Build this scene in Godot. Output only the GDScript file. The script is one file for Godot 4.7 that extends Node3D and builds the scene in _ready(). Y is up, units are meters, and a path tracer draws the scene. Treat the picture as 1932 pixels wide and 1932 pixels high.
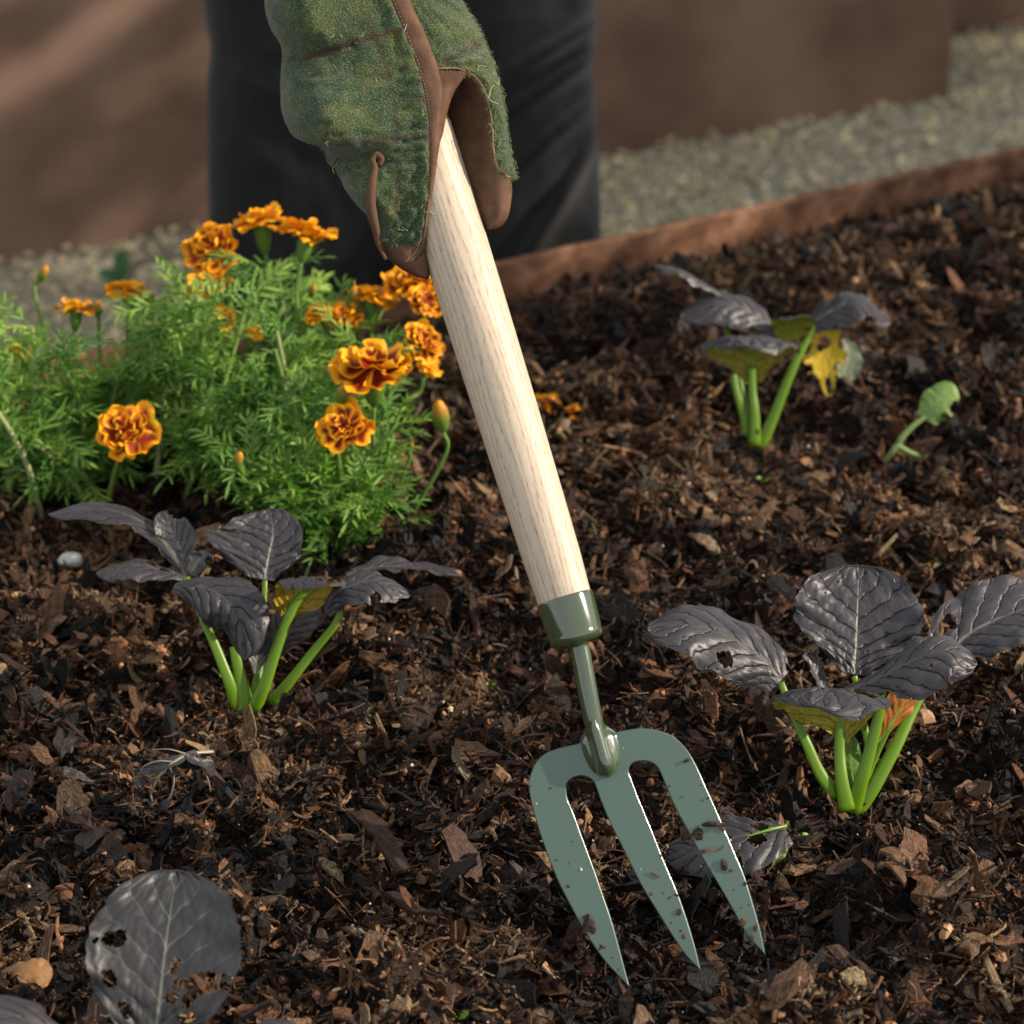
extends Node3D
# A gloved hand pushes a hand fork into a mulched raised bed. y is up, metres; the camera looks along -z and down.

const FOCAL := 5446.0            # focal length in units of a 1932-unit-high picture
const MID := 966.0
const PITCH := 0.488692          # 28 degrees
const EYE := Vector3(0, 0.844, 1.587)
const GRAVEL := -0.30

var rng := RandomNumberGenerator.new()
var lumps := FastNoiseLite.new()
var cells := FastNoiseLite.new()
var wob := FastNoiseLite.new()
var M := {}
var back_line := [Vector3.ZERO, Vector3.ZERO]


# ---------------------------------------------------------------- geometry helpers
class MB:
	var v := PackedVector3Array()
	var c := PackedColorArray()
	var uv := PackedVector2Array()
	var idx := PackedInt32Array()

	func add(p: Vector3, col := Color.WHITE, t := Vector2.ZERO) -> int:
		v.append(p); c.append(col); uv.append(t)
		return v.size() - 1

	func tri(a: int, b: int, d: int) -> void:
		idx.append(a); idx.append(b); idx.append(d)

	func quad(a: int, b: int, d: int, e: int) -> void:
		tri(a, b, d); tri(a, d, e)

	func normals() -> PackedVector3Array:
		var n := PackedVector3Array()
		n.resize(v.size())
		for i in range(0, idx.size(), 3):
			var a := idx[i]; var b := idx[i + 1]; var d := idx[i + 2]
			var f := (v[d] - v[a]).cross(v[b] - v[a])
			n[a] += f; n[b] += f; n[d] += f
		for i in n.size():
			n[i] = n[i].normalized() if n[i].length_squared() > 1e-20 else Vector3.UP
		return n

	func flat() -> MB:
		var o := MB.new()
		for i in range(0, idx.size(), 3):
			var k := o.v.size()
			for j in 3:
				o.add(v[idx[i + j]], c[idx[i + j]], uv[idx[i + j]])
			o.tri(k, k + 1, k + 2)
		return o

	func flip() -> void:
		for i in range(0, idx.size(), 3):
			var t := idx[i + 1]
			idx[i + 1] = idx[i + 2]
			idx[i + 2] = t

	func into(m: ArrayMesh, mat: Material) -> ArrayMesh:
		var a := []
		a.resize(Mesh.ARRAY_MAX)
		a[Mesh.ARRAY_VERTEX] = v
		a[Mesh.ARRAY_NORMAL] = normals()
		a[Mesh.ARRAY_COLOR] = c
		a[Mesh.ARRAY_TEX_UV] = uv
		a[Mesh.ARRAY_INDEX] = idx
		m.add_surface_from_arrays(Mesh.PRIMITIVE_TRIANGLES, a)
		m.surface_set_material(m.get_surface_count() - 1, mat)
		return m

	func mesh(mat: Material) -> ArrayMesh:
		return into(ArrayMesh.new(), mat)


func at(px: float, py: float, depth: float) -> Vector3:      # the point seen at (px, py), that deep along the view axis
	var d := Vector3((px - MID) / FOCAL, -(py - MID) / FOCAL, -1.0) * depth
	return EYE + Basis(Vector3.RIGHT, -PITCH) * d


func on_level(px: float, py: float, h := 0.0) -> Vector3:    # the point of the level plane y = h seen at (px, py)
	var d := Basis(Vector3.RIGHT, -PITCH) * Vector3((px - MID) / FOCAL, -(py - MID) / FOCAL, -1.0)
	return EYE + d * ((h - EYE.y) / d.y)


func depth_of(p: Vector3) -> float:
	return -(Basis(Vector3.RIGHT, PITCH) * (p - EYE)).z


func cam_dir(x: float, y: float, z: float) -> Vector3:       # right, up, towards the viewer
	return (Basis(Vector3.RIGHT, -PITCH) * Vector3(x, y, z)).normalized()


func cr(a: Vector3, b: Vector3, c: Vector3, d: Vector3, t: float) -> Vector3:
	return b.cubic_interpolate(c, a, d, t)


func along(pts: Array, t: float) -> Vector3:
	var n := pts.size() - 1
	var f := clampf(t, 0, 1) * n
	var i := mini(int(f), n - 1)
	var a: Vector3 = pts[maxi(i - 1, 0)] if i > 0 else pts[0] * 2.0 - pts[1]
	var d: Vector3 = pts[i + 2] if i + 2 <= n else pts[n] * 2.0 - pts[n - 1]
	return cr(a, pts[i], pts[i + 1], d, f - i)


func mean(pts: Array) -> Vector3:
	var s := Vector3.ZERO
	for p in pts:
		s += p
	return s / pts.size()


func tube(b: MB, pts: Array, radii: Array, sides := 10, steps := 16, flat_k := 1.0, flat_dir := Vector3.ZERO, col := Color.WHITE, caps := true) -> void:
	# a swept tube along a curve; flat_k thins it along flat_dir
	var first := b.v.size()
	var up := flat_dir if flat_dir != Vector3.ZERO else Vector3(0.31, 0.2, 0.93)
	var length := 0.0
	var last := along(pts, 0)
	for i in steps + 1:
		var t := float(i) / steps
		var p := along(pts, t)
		length += p.distance_to(last)
		last = p
		var tan := (along(pts, minf(t + 0.01, 1)) - along(pts, maxf(t - 0.01, 0))).normalized()
		var s := tan.cross(up).normalized()
		var n := s.cross(tan).normalized()
		if flat_dir == Vector3.ZERO:
			up = n
		var f := t * (radii.size() - 1)
		var k := mini(int(f), radii.size() - 2)
		var r: float = lerpf(radii[k], radii[k + 1], f - k)
		for j in sides:
			var a := TAU * j / sides
			b.add(p + (s * cos(a) + n * sin(a) * flat_k) * r, col, Vector2(float(j) / sides, length))
	for i in steps:
		for j in sides:
			var a := first + i * sides + j
			var c := first + i * sides + (j + 1) % sides
			b.quad(a, c, c + sides, a + sides)
	if caps:
		for e in [0, steps]:
			var o: int = first + e * sides
			var m := b.add(along(pts, float(e) / steps), col)
			for j in sides:
				if e == 0:
					b.tri(o + (j + 1) % sides, o + j, m)
				else:
					b.tri(o + j, o + (j + 1) % sides, m)


func lathe(b: MB, o: Vector3, axis: Vector3, prof: Array, sides := 48) -> void:   # prof: [along, radius] pairs
	var s := axis.cross(Vector3(0.1, 0.3, 0.95)).normalized()
	var n := s.cross(axis).normalized()
	var first := b.v.size()
	for i in prof.size():
		for j in sides + 1:
			var a := TAU * j / sides
			b.add(o + axis * prof[i][0] + (s * cos(a) + n * sin(a)) * prof[i][1], Color.WHITE, Vector2(float(j) / sides, prof[i][0]))
	for i in prof.size() - 1:
		for j in sides:
			var a := first + i * (sides + 1) + j
			b.quad(a, a + 1, a + sides + 2, a + sides + 1)


func skin(net: Array, map: Callable, closed: bool, nu: int, nv: int, bump = null) -> MB:
	# a smooth surface through a net of (x, y, z) points; map() turns them into the world
	var b := MB.new()
	var rows := net.size()
	var cols: int = net[0].size()
	var su := cols if closed else cols - 1
	var wu := su * nu + 1
	for i in (rows - 1) * nv + 1:
		var fi := float(i) / nv
		var line := []
		for j in cols:
			var col := []
			for r in rows:
				col.append(net[r][j])
			line.append(along(col, fi / (rows - 1)))
		for k in wu:
			var fk := float(k) / nu
			var j := mini(int(fk), su - 1)
			var p: Vector3
			if closed:
				p = cr(line[(j - 1 + cols) % cols], line[j % cols], line[(j + 1) % cols], line[(j + 2) % cols], fk - j)
			else:
				p = along(line, fk / su)
			var q := p
			if bump != null:
				q = bump.call(p)
			b.add(map.call(q))
	for i in (rows - 1) * nv:
		for k in wu - 1:
			var a := i * wu + k
			b.quad(a, a + 1, a + wu + 1, a + wu)
	# texture coordinates: lengths along the surface, in units of 0.16 m
	var down := 0.0
	for i in (rows - 1) * nv + 1:
		if i:
			var mid := wu / 3
			down += b.v[i * wu + mid].distance_to(b.v[(i - 1) * wu + mid])
		var round := 0.0
		for k in wu:
			if k:
				round += b.v[i * wu + k].distance_to(b.v[i * wu + k - 1])
			b.uv[i * wu + k] = Vector2(round, down) / 0.16
	return b


# ---------------------------------------------------------------- scene-tree helpers
func put(called: String, m: Mesh, parent: Node = self, pos := Vector3.ZERO) -> MeshInstance3D:
	var o := MeshInstance3D.new()
	o.name = called
	o.mesh = m
	o.position = pos
	parent.add_child(o, true)
	return o


func tag(o: Node, label: String, category: String, group := "") -> Node:
	o.set_meta("label", label)
	o.set_meta("category", category)
	if group:
		o.set_meta("group", group)
	return o


func thing(called: String, label: String, category: String, pos := Vector3.ZERO, group := "") -> Node3D:
	var o := Node3D.new()
	o.name = called
	o.position = pos
	add_child(o, true)
	tag(o, label, category, group)
	return o


func shift(b: MB, by: Vector3) -> MB:
	for i in b.v.size():
		b.v[i] -= by
	return b


func lin(r: float, g: float, b: float) -> Color:      # a linear colour as albedo_color wants it
	return Color(r, g, b).linear_to_srgb()


# ---------------------------------------------------------------- textures and materials
func noise(freq: float, s: int, oct := 4, type := FastNoiseLite.TYPE_SIMPLEX_SMOOTH) -> FastNoiseLite:
	var n := FastNoiseLite.new()
	n.noise_type = type
	n.seed = s
	n.frequency = freq
	n.fractal_octaves = oct
	return n


func noise_tex(freq: float, s: int, size := 512, oct := 5, lo := 0.0, hi := 1.0) -> ImageTexture:
	var im := noise(freq, s, oct).get_seamless_image(size, size)
	im.convert(Image.FORMAT_RGB8)
	if lo != 0.0 or hi != 1.0:
		var d := im.get_data()
		for i in d.size():
			d[i] = int(lerpf(lo, hi, d[i] / 255.0) * 255)
		im = Image.create_from_data(size, size, false, Image.FORMAT_RGB8, d)
	return ImageTexture.create_from_image(im)


func ramp_tex(freq: float, s: int, size: int, stops: Array, stretch := Vector2.ONE, oct := 5) -> ImageTexture:
	# noise through a ramp of [position, sRGB colour]
	var g := Gradient.new()
	g.offsets = PackedFloat32Array(stops.map(func(x): return x[0]))
	g.colors = PackedColorArray(stops.map(func(x): return x[1]))
	var im := noise(freq, s, oct).get_seamless_image(size, size)
	im.convert(Image.FORMAT_L8)
	var src := im.get_data()
	var lut := PackedByteArray()
	for i in 256:
		var c := g.sample(i / 255.0)
		lut.append(int(c.r * 255)); lut.append(int(c.g * 255)); lut.append(int(c.b * 255))
	var out := PackedByteArray()
	out.resize(size * size * 3)
	for y in size:
		for x in size:
			var k := src[(int(y * stretch.y) % size) * size + int(x * stretch.x) % size] * 3
			var o := (y * size + x) * 3
			out[o] = lut[k]; out[o + 1] = lut[k + 1]; out[o + 2] = lut[k + 2]
	return ImageTexture.create_from_image(Image.create_from_data(size, size, false, Image.FORMAT_RGB8, out))


func streak_tex(s: int, size := 256) -> ImageTexture:     # fibres that run along v
	var n := noise(0.16, s, 4)
	var n2 := noise(0.02, s + 1, 3)
	var out := PackedByteArray()
	out.resize(size * size)
	for y in size:
		for x in size:
			var w := n2.get_noise_2d(x, y * 0.5) * 9.0
			var k := 0.62 + 0.42 * n.get_noise_2d(x + w, y * 0.09) + 0.25 * n2.get_noise_2d(x * 1.5, y)
			out[y * size + x] = int(clampf(k, 0.12, 1.0) * 255)
	return ImageTexture.create_from_image(Image.create_from_data(size, size, false, Image.FORMAT_L8, out))


func mat(called: String, col: Color, rough := 0.7, spec := 0.5) -> StandardMaterial3D:
	var m := StandardMaterial3D.new()
	m.resource_name = called
	m.albedo_color = col
	m.roughness = rough
	m.metallic_specular = spec
	M[called] = m
	return m


func relief(m: StandardMaterial3D, t: Texture2D, cm: float) -> void:
	m.heightmap_enabled = true
	m.heightmap_texture = t
	m.heightmap_scale = cm


func tri(m: StandardMaterial3D, t: Texture2D, per_m: float) -> void:
	m.uv1_triplanar = true
	m.uv1_world_triplanar = true
	m.uv1_scale = Vector3.ONE * per_m
	m.albedo_texture = t


func wood_tex() -> ImageTexture:      # ash: u runs round the handle, v along it
	var w := 1024
	var h := 1024
	var n1 := noise(0.004, 11, 3)
	var n2 := noise(0.11, 12, 3)
	var n3 := noise(0.3, 13, 2)
	var out := PackedByteArray()
	out.resize(w * h * 3)
	for y in h:
		for x in w:
			var warp := n1.get_noise_2d(x, y * 0.35) * 1.5
			var r := fposmod(x / 1024.0 * 30.0 + warp, 1.0)
			var ring := exp(-pow((r - 0.3) / 0.16, 2.0))
			var fine := n2.get_noise_2d(x * 2.2, y * 0.06)
			var pore := smoothstep(0.12, 0.55, n3.get_noise_2d(x * 1.5, y * 0.10)) * (0.25 + 0.75 * ring)
			var k := 0.95 + 0.055 * fine - 0.05 * ring + 0.04 * n1.get_noise_2d(x * 3.0, y * 0.8)
			var o := (y * w + x) * 3
			out[o] = int(clampf(k * 0.78 - pore * 0.27, 0, 1) * 255)
			out[o + 1] = int(clampf(k * 0.72 - pore * 0.31 - ring * 0.012, 0, 1) * 255)
			out[o + 2] = int(clampf(k * 0.64 - pore * 0.33 - ring * 0.02, 0, 1) * 255)
	return ImageTexture.create_from_image(Image.create_from_data(w, h, false, Image.FORMAT_RGB8, out))


func tweed_tex() -> Array:      # the wool cloth and its pile, 0.16 m to the repeat
	var s := 1024
	var n1 := noise(0.006, 21, 3)
	var n2 := noise(0.16, 22, 3)
	var n3 := noise(0.09, 23, 3)
	var n4 := noise(0.05, 24, 2)
	var col := PackedFloat32Array()
	col.resize(s * s * 3)
	var hgt := PackedFloat32Array()
	hgt.resize(s * s)
	for y in s:
		for x in s:
			var a := n2.get_noise_2d(x, y)
			var b := n3.get_noise_2d(x + 400, y)
			var d := n4.get_noise_2d(x, y + 900)
			var big := n1.get_noise_2d(x, y)
			var c := Color(0.15, 0.26, 0.185).lerp(Color(0.33, 0.375, 0.18), clampf(0.30 + big * 0.9 + a * 0.8, 0, 1))
			c = c.lerp(Color(0.45, 0.46, 0.28), smoothstep(0.08, 0.45, b) * 0.75)
			c = c.lerp(Color(0.12, 0.20, 0.19), smoothstep(0.05, 0.4, -a) * 0.75)
			c = c.lerp(Color(0.45, 0.25, 0.15), smoothstep(0.42, 0.6, d) * 0.5)
			# the check: broken dark red lines across and down the cloth (millimetres from the seam and from the wrist)
			var mu := x / 1024.0 * 160.0
			var mv := y / 1024.0 * 160.0
			var l1 := absf(mv - (60.0 + mu * 0.22)) / 1.7
			var l2 := absf(mv - (124.0 + mu * 0.05)) / 1.9
			var l3 := absf(mu - 18.0) / 1.2
			var k := maxf(maxf(smoothstep(1.3, 0.7, l1), smoothstep(1.3, 0.7, l2)) * 0.9, smoothstep(1.4, 0.6, l3) * 0.6)
			k *= clampf(0.75 + 1.3 * n2.get_noise_2d(x + 77, y * 1.7), 0, 1)
			c = c.lerp(Color(0.22, 0.13, 0.12), k)
			var o := (y * s + x) * 3
			col[o] = c.r; col[o + 1] = c.g; col[o + 2] = c.b
			hgt[y * s + x] = 0.4 + 0.3 * a + 0.2 * b
	var r := RandomNumberGenerator.new()
	r.seed = 5
	for i in 16000:         # loose fibres felted into the face
		var p := Vector2(r.randf() * s, r.randf() * s)
		var dir := r.randf() * TAU
		var curl := r.randf_range(-0.22, 0.22)
		var pick := r.randf()
		var fc := Color(0.56, 0.60, 0.42) if pick < 0.35 else Color(0.50, 0.47, 0.22) if pick < 0.6 else Color(0.22, 0.34, 0.28) if pick < 0.85 else Color(0.36, 0.22, 0.16)
		var strong := r.randf_range(0.25, 0.75)
		for j in r.randi_range(8, 26):
			p += Vector2(cos(dir), sin(dir)) * 1.1
			dir += curl
			var o := (int(fposmod(p.y, s)) * s + int(fposmod(p.x, s)))
			for e in 3:
				col[o * 3 + e] = lerpf(col[o * 3 + e], fc[e], strong)
			hgt[o] += 0.3 * strong
	var b8 := PackedByteArray()
	b8.resize(s * s * 3)
	for i in col.size():
		b8[i] = int(clampf(col[i] * 0.93 - 0.01, 0, 1) * 255)
	var h8 := PackedByteArray()
	h8.resize(s * s)
	for i in hgt.size():
		h8[i] = int(clampf(hgt[i], 0, 1) * 255)
	return [ImageTexture.create_from_image(Image.create_from_data(s, s, false, Image.FORMAT_RGB8, b8)), ImageTexture.create_from_image(Image.create_from_data(s, s, false, Image.FORMAT_L8, h8))]


func leaf_tex(sd: int, pale_veins: bool) -> Array:      # upper colour, under colour and relief of a leaf, across (u) and along (v)
	var n := 512
	var net := noise(0.0, sd, 1)
	net.noise_type = FastNoiseLite.TYPE_CELLULAR
	net.cellular_return_type = FastNoiseLite.RETURN_DISTANCE2_SUB
	net.cellular_jitter = 0.9
	net.fractal_type = FastNoiseLite.FRACTAL_NONE
	net.frequency = 13.0
	var fine: FastNoiseLite = net.duplicate()
	fine.frequency = 34.0
	var blot := noise(5.0, sd + 1, 4)
	var top := PackedByteArray()
	var low := PackedByteArray()
	var hgt := PackedByteArray()
	top.resize(n * n * 3)
	low.resize(n * n * 3)
	hgt.resize(n * n)
	for y in n:
		for x in n:
			var t := (y + 0.5) / n
			var u := (x + 0.5) / n * 2.0 - 1.0
			var au := absf(u)
			var wx := 0.03 * blot.get_noise_2d(u * 0.6, t * 0.8)
			var f := (t + (0.02 if u > 0 else 0.0) - 0.32 * pow(au, 0.85) + wx) / 0.15
			var dv := absf(f - round(f)) * 0.15
			var c := absf(net.get_noise_2d(u * 0.55 + wx, t - 0.15 * au))
			var c2 := absf(fine.get_noise_2d(u * 0.55, t - 0.15 * au))
			var main := exp(-pow(dv / (0.0075 * (1.15 - 0.7 * au)), 2.0))
			var rib := exp(-pow(au * 0.5 / (0.013 * (1.1 - t)), 2.0))
			var web := exp(-pow(c / 0.11, 2.0)) * (1.0 - rib)
			var web2 := exp(-pow(c2 / 0.16, 2.0)) * 0.35
			var spot := 1.0 + 0.16 * blot.get_noise_2d(u * 2.0, t * 2.5)
			var h := 0.85 - 0.75 * maxf(maxf(main, web * 0.75), rib * 0.9) - 0.12 * web2 + 0.15 * smoothstep(0.0, 0.6, c)
			var dark := maxf(maxf(main * 0.6, web * 0.62), web2 * 0.4) * (1.0 - rib)
			var k := 0.80 * spot * (1.0 - dark * 0.75)
			if pale_veins:
				k = 0.55 * spot * (1.0 - web2 * 0.3) + 0.42 * main * (1.0 - au * 0.5) + 0.16 * web * (0.3 + au)
				h = 0.5 + 0.4 * main + 0.15 * web
			k = lerpf(k, 1.0, rib * 0.8)
			var o := (y * n + x) * 3
			top[o] = int(clampf(k, 0, 1) * 255)
			top[o + 1] = int(clampf(k * (0.985 if not pale_veins else 1.0), 0, 1) * 255)
			top[o + 2] = int(clampf(k, 0, 1) * 255)
			var q := 0.9 * spot
			var v := maxf(maxf(main * 0.7, web * 0.85), web2 * 0.7) * (1.0 - rib)
			low[o] = int(clampf(q * (1.0 - v * 0.55), 0, 1) * 255)
			low[o + 1] = int(clampf(q * (1.0 - v * 0.78), 0, 1) * 255)
			low[o + 2] = int(clampf(q * (1.0 - v * 0.6), 0, 1) * 255)
			hgt[y * n + x] = int(clampf(h, 0, 1) * 255)
	return [ImageTexture.create_from_image(Image.create_from_data(n, n, false, Image.FORMAT_RGB8, top)), ImageTexture.create_from_image(Image.create_from_data(n, n, false, Image.FORMAT_RGB8, low)), ImageTexture.create_from_image(Image.create_from_data(n, n, false, Image.FORMAT_L8, hgt))]


func make_materials() -> void:
	var grain := streak_tex(3)
	var m := mat("bark", Color.WHITE, 0.62, 0.36)
	m.vertex_color_use_as_albedo = true
	m.albedo_texture = grain
	m.uv1_scale = Vector3(1.6, 1.6, 1.6)
	relief(m, grain, 0.05)
	m = mat("crumb", Color.WHITE, 0.65, 0.3)
	m.vertex_color_use_as_albedo = true
	m = mat("soil", Color.WHITE, 0.8, 0.25)
	tri(m, ramp_tex(0.02, 31, 512, [[0.0, lin(0.006, 0.005, 0.004)], [0.5, lin(0.016, 0.011, 0.008)], [0.75, lin(0.035, 0.021, 0.013)], [1.0, lin(0.08, 0.045, 0.026)]]), 9.0)
	relief(m, noise_tex(0.06, 32), 0.35)
	m = mat("rust", Color.WHITE, 0.8, 0.3)
	tri(m, ramp_tex(0.006, 41, 512, [[0.2, lin(0.13, 0.080, 0.058)], [0.5, lin(0.22, 0.134, 0.096)], [0.8, lin(0.31, 0.20, 0.145)]]), 1.2)
	relief(m, noise_tex(0.05, 42), 0.02)
	m = mat("rust_edge", Color.WHITE, 0.75, 0.3)
	tri(m, ramp_tex(0.015, 43, 512, [[0.2, lin(0.10, 0.048, 0.028)], [0.55, lin(0.20, 0.098, 0.056)], [0.85, lin(0.33, 0.18, 0.11)]]), 5.0)
	relief(m, noise_tex(0.06, 44), 0.03)
	m = mat("gravel_bed", Color.WHITE, 0.9, 0.3)
	tri(m, ramp_tex(0.03, 45, 512, [[0.2, lin(0.18, 0.165, 0.125)], [0.6, lin(0.33, 0.30, 0.23)], [0.9, lin(0.46, 0.43, 0.34)]]), 4.0)
	m = mat("pebble", Color.WHITE, 0.8, 0.35)
	m.vertex_color_use_as_albedo = true
	m = mat("paint", lin(0.048, 0.090, 0.068), 0.30, 0.55)
	m.clearcoat_enabled = true
	m.clearcoat = 0.5
	m.clearcoat_roughness = 0.12
	relief(m, noise_tex(0.02, 46, 256), 0.004)
	m.uv1_triplanar = true
	m.uv1_scale = Vector3.ONE * 30.0
	m = mat("gloss_paint", lin(0.040, 0.060, 0.028), 0.16, 0.6)
	m.clearcoat_enabled = true
	m.clearcoat = 0.8
	m.clearcoat_roughness = 0.06
	m = mat("ash", Color.WHITE, 0.48, 0.4)
	m.albedo_texture = wood_tex()
	m.uv1_scale = Vector3(1, 4.0, 1)
	relief(m, m.albedo_texture, 0.012)
	var tw := tweed_tex()
	m = mat("wool", Color.WHITE, 0.95, 0.2)
	m.albedo_texture = tw[0]
	relief(m, tw[1], 0.11)
	m.rim_enabled = true
	m.rim = 0.55
	m.rim_tint = 0.75
	m = mat("fibre", Color.WHITE, 0.9, 0.2)
	m.vertex_color_use_as_albedo = true
	var nap := noise_tex(0.09, 51, 512)
	m = mat("leather", Color.WHITE, 0.72, 0.35)
	tri(m, ramp_tex(0.012, 52, 512, [[0.15, lin(0.060, 0.030, 0.017)], [0.5, lin(0.095, 0.048, 0.027)], [0.85, lin(0.14, 0.076, 0.043)]]), 14.0)
	relief(m, nap, 0.018)
	m = mat("raw_edge", lin(0.26, 0.15, 0.085), 0.85, 0.2)
	m = mat("thread", lin(0.24, 0.17, 0.12), 0.8, 0.2)
	m = mat("knit", lin(0.10, 0.058, 0.036), 0.9, 0.2)
	m = mat("trouser", Color.WHITE, 0.85, 0.3)
	tri(m, ramp_tex(0.2, 53, 256, [[0.2, lin(0.0055, 0.0056, 0.006)], [0.8, lin(0.0095, 0.0096, 0.0102)]]), 12.0)
	m.rim_enabled = true
	m.rim = 0.35
	m = mat("jacket", lin(0.03, 0.035, 0.03), 0.9, 0.2)
	m = mat("shoe", lin(0.02, 0.017, 0.015), 0.5, 0.4)
	for i in 3:
		var lt := leaf_tex(61 + i * 7, i == 2)
		m = mat("leaf_top_%d" % i, Color.WHITE, 0.47, 0.5)
		m.vertex_color_use_as_albedo = true
		m.albedo_texture = lt[0]
		relief(m, lt[2], 0.085 if i < 2 else 0.022)
		m = mat("leaf_under_%d" % i, Color.WHITE, 0.6, 0.4)
		m.vertex_color_use_as_albedo = true
		m.albedo_texture = lt[1]
	m = mat("plain_leaf", Color.WHITE, 0.6, 0.4)
	m.vertex_color_use_as_albedo = true
	m.backlight_enabled = true
	m.backlight = Color(0.5, 0.5, 0.3)
	m = mat("stalk", Color.WHITE, 0.35, 0.5)
	m.vertex_color_use_as_albedo = true
	m.backlight_enabled = true
	m.backlight = Color(0.5, 0.8, 0.2)
	m = mat("petal", Color.WHITE, 0.6, 0.35)
	m.vertex_color_use_as_albedo = true
	m.backlight_enabled = true
	m.backlight = Color(0.55, 0.5, 0.4)
	m = mat("green", Color.WHITE, 0.5, 0.4)
	m.vertex_color_use_as_albedo = true
	m.backlight_enabled = true
	m.backlight = Color(0.6, 0.8, 0.3)
	m = mat("far_leaf", lin(0.05, 0.085, 0.03), 0.6, 0.4)
	m = mat("tree_bark", lin(0.08, 0.06, 0.045), 0.9, 0.2)


# ---------------------------------------------------------------- the bed
func edge_distance(x: float, z: float) -> float:      # metres in front of the steel edge
	var d: Vector3 = (back_line[1] - back_line[0]).normalized()
	var n := Vector3(-d.z, 0, d.x)
	if n.z < 0:
		n = -n
	return (Vector3(x, 0, z) - back_line[0]).dot(n)


var hollows := []
var feet := []

func soil_height(x: float, z: float) -> float:
	var h := lumps.get_noise_2d(x * 100, z * 100) * 0.020
	h += wob.get_noise_2d(x * 55, z * 55) * 0.011
	for q in hollows:
		var d: float = Vector2(x - q.x, z - q.z).length_squared() / (q.r * q.r)
		if d < 6:
			h -= q.d * exp(-d * 1.6)
	var mask := smoothstep(-0.15, 0.35, lumps.get_noise_2d(x * 45 + 300, z * 45))
	h += 0.027 * mask * maxf(0.0, 0.9 - (cells.get_noise_2d(x * 100, z * 100) + 1.0) * 1.25)
	for q in feet:      # pressed level round each stem
		var d := Vector2(x - q.x, z - q.z).length_squared()
		if d < 0.008:
			h = lerpf(h, q.y, exp(-d / 0.0014))
	var e := edge_distance(x, z)
	h = lerpf(-0.004, h, smoothstep(0.0, 0.14, e))
	h -= 0.024 * exp(-maxf(e, 0) / 0.05)
	return h


func in_view(x: float, z: float) -> bool:
	var p := Vector3(x, 0, z)
	var d := depth_of(p)
	return absf(x) < d * 0.185 + 0.02 and z < 0.56


func flake_shape(r: RandomNumberGenerator, fib: bool, rows := 6) -> MB:
	# one torn flake of bark: length 1 along z, width 1 along x, thickness 1 along y
	var b := MB.new()
	var n := 5 if fib else rows
	var left := []
	var right := []
	var bend := r.randf_range(-2.6, 2.6)
	var twist := r.randf_range(-0.6, 0.6)
	var side := r.randf_range(-0.25, 0.25) * (8.0 if fib else 1.0)
	var blunt0 := r.randf_range(0.25, 0.9) if not fib else 0.3
	var blunt1 := r.randf_range(0.1, 0.8) if not fib else 0.15
	for i in n:
		var t := float(i) / (n - 1)
		var w := 0.5 * lerpf(blunt0, blunt1, t) + 0.5 * sin(PI * clampf(t * 0.9 + 0.05, 0, 1)) * 0.62
		var c := side * sin(PI * t)
		var z := t - 0.5
		left.append(Vector3(c - w * r.randf_range(0.7, 1.1), 0, z + r.randf_range(-0.09, 0.09) * (1.0 if i % (n - 1) else 1.9)))
		right.append(Vector3(c + w * r.randf_range(0.7, 1.1), 0, z + r.randf_range(-0.09, 0.09) * (1.0 if i % (n - 1) else 1.9)))
	var up := []
	for i in n:
		var t := float(i) / (n - 1)
		var y := bend * sin(PI * t)
		var a := twist * (t - 0.5)
		var row := []
		for p in [left[i], (left[i] + right[i]) * 0.5, right[i]]:
			row.append(Vector3(p.x * cos(a), y + p.x * sin(a) * 1.6, p.z))
		row[1].y += r.randf_range(-0.3, 0.9)
		up.append(row)
	for s in [0.5, -0.5]:
		for row in up:
			for p in row:
				b.add(p + Vector3(0, s * r.randf_range(0.7, 1.0), 0), Color.WHITE, Vector2(p.x * 0.35 + 0.5, p.z * 0.8 + 0.5 + s * 0.3))
	var k := n * 3
	for i in n - 1:
		for j in 2:
			var a := i * 3 + j
			b.quad(a, a + 1, a + 4, a + 3)
			b.quad(k + a + 1, k + a, k + a + 3, k + a + 4)
		b.quad(i * 3, i * 3 + 3, k + i * 3 + 3, k + i * 3)
		b.quad(i * 3 + 5, i * 3 + 2, k + i * 3 + 2, k + i * 3 + 5)
	for j in 2:
		b.quad(j + 1, j, k + j, k + j + 1)
		var e := (n - 1) * 3
		b.quad(e + j, e + j + 1, k + e + j + 1, k + e + j)
	return b.flat()


func crumb_shape(r: RandomNumberGenerator, rough := 0.35) -> MB:
	var s := SphereMesh.new()
	s.radial_segments = 7
	s.rings = 4
	s.radius = 0.5
	s.height = 1.0
	var a := s.get_mesh_arrays()
	var b := MB.new()
	var n := noise(1.3, r.randi() % 1000, 2)
	for p in a[Mesh.ARRAY_VERTEX]:
		b.add(p * (1.0 + rough * 1.6 * n.get_noise_3dv(p * 1.4)))
	for i in range(0, a[Mesh.ARRAY_INDEX].size(), 3):
		b.tri(a[Mesh.ARRAY_INDEX][i], a[Mesh.ARRAY_INDEX][i + 1], a[Mesh.ARRAY_INDEX][i + 2])
	return b.flat()


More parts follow.
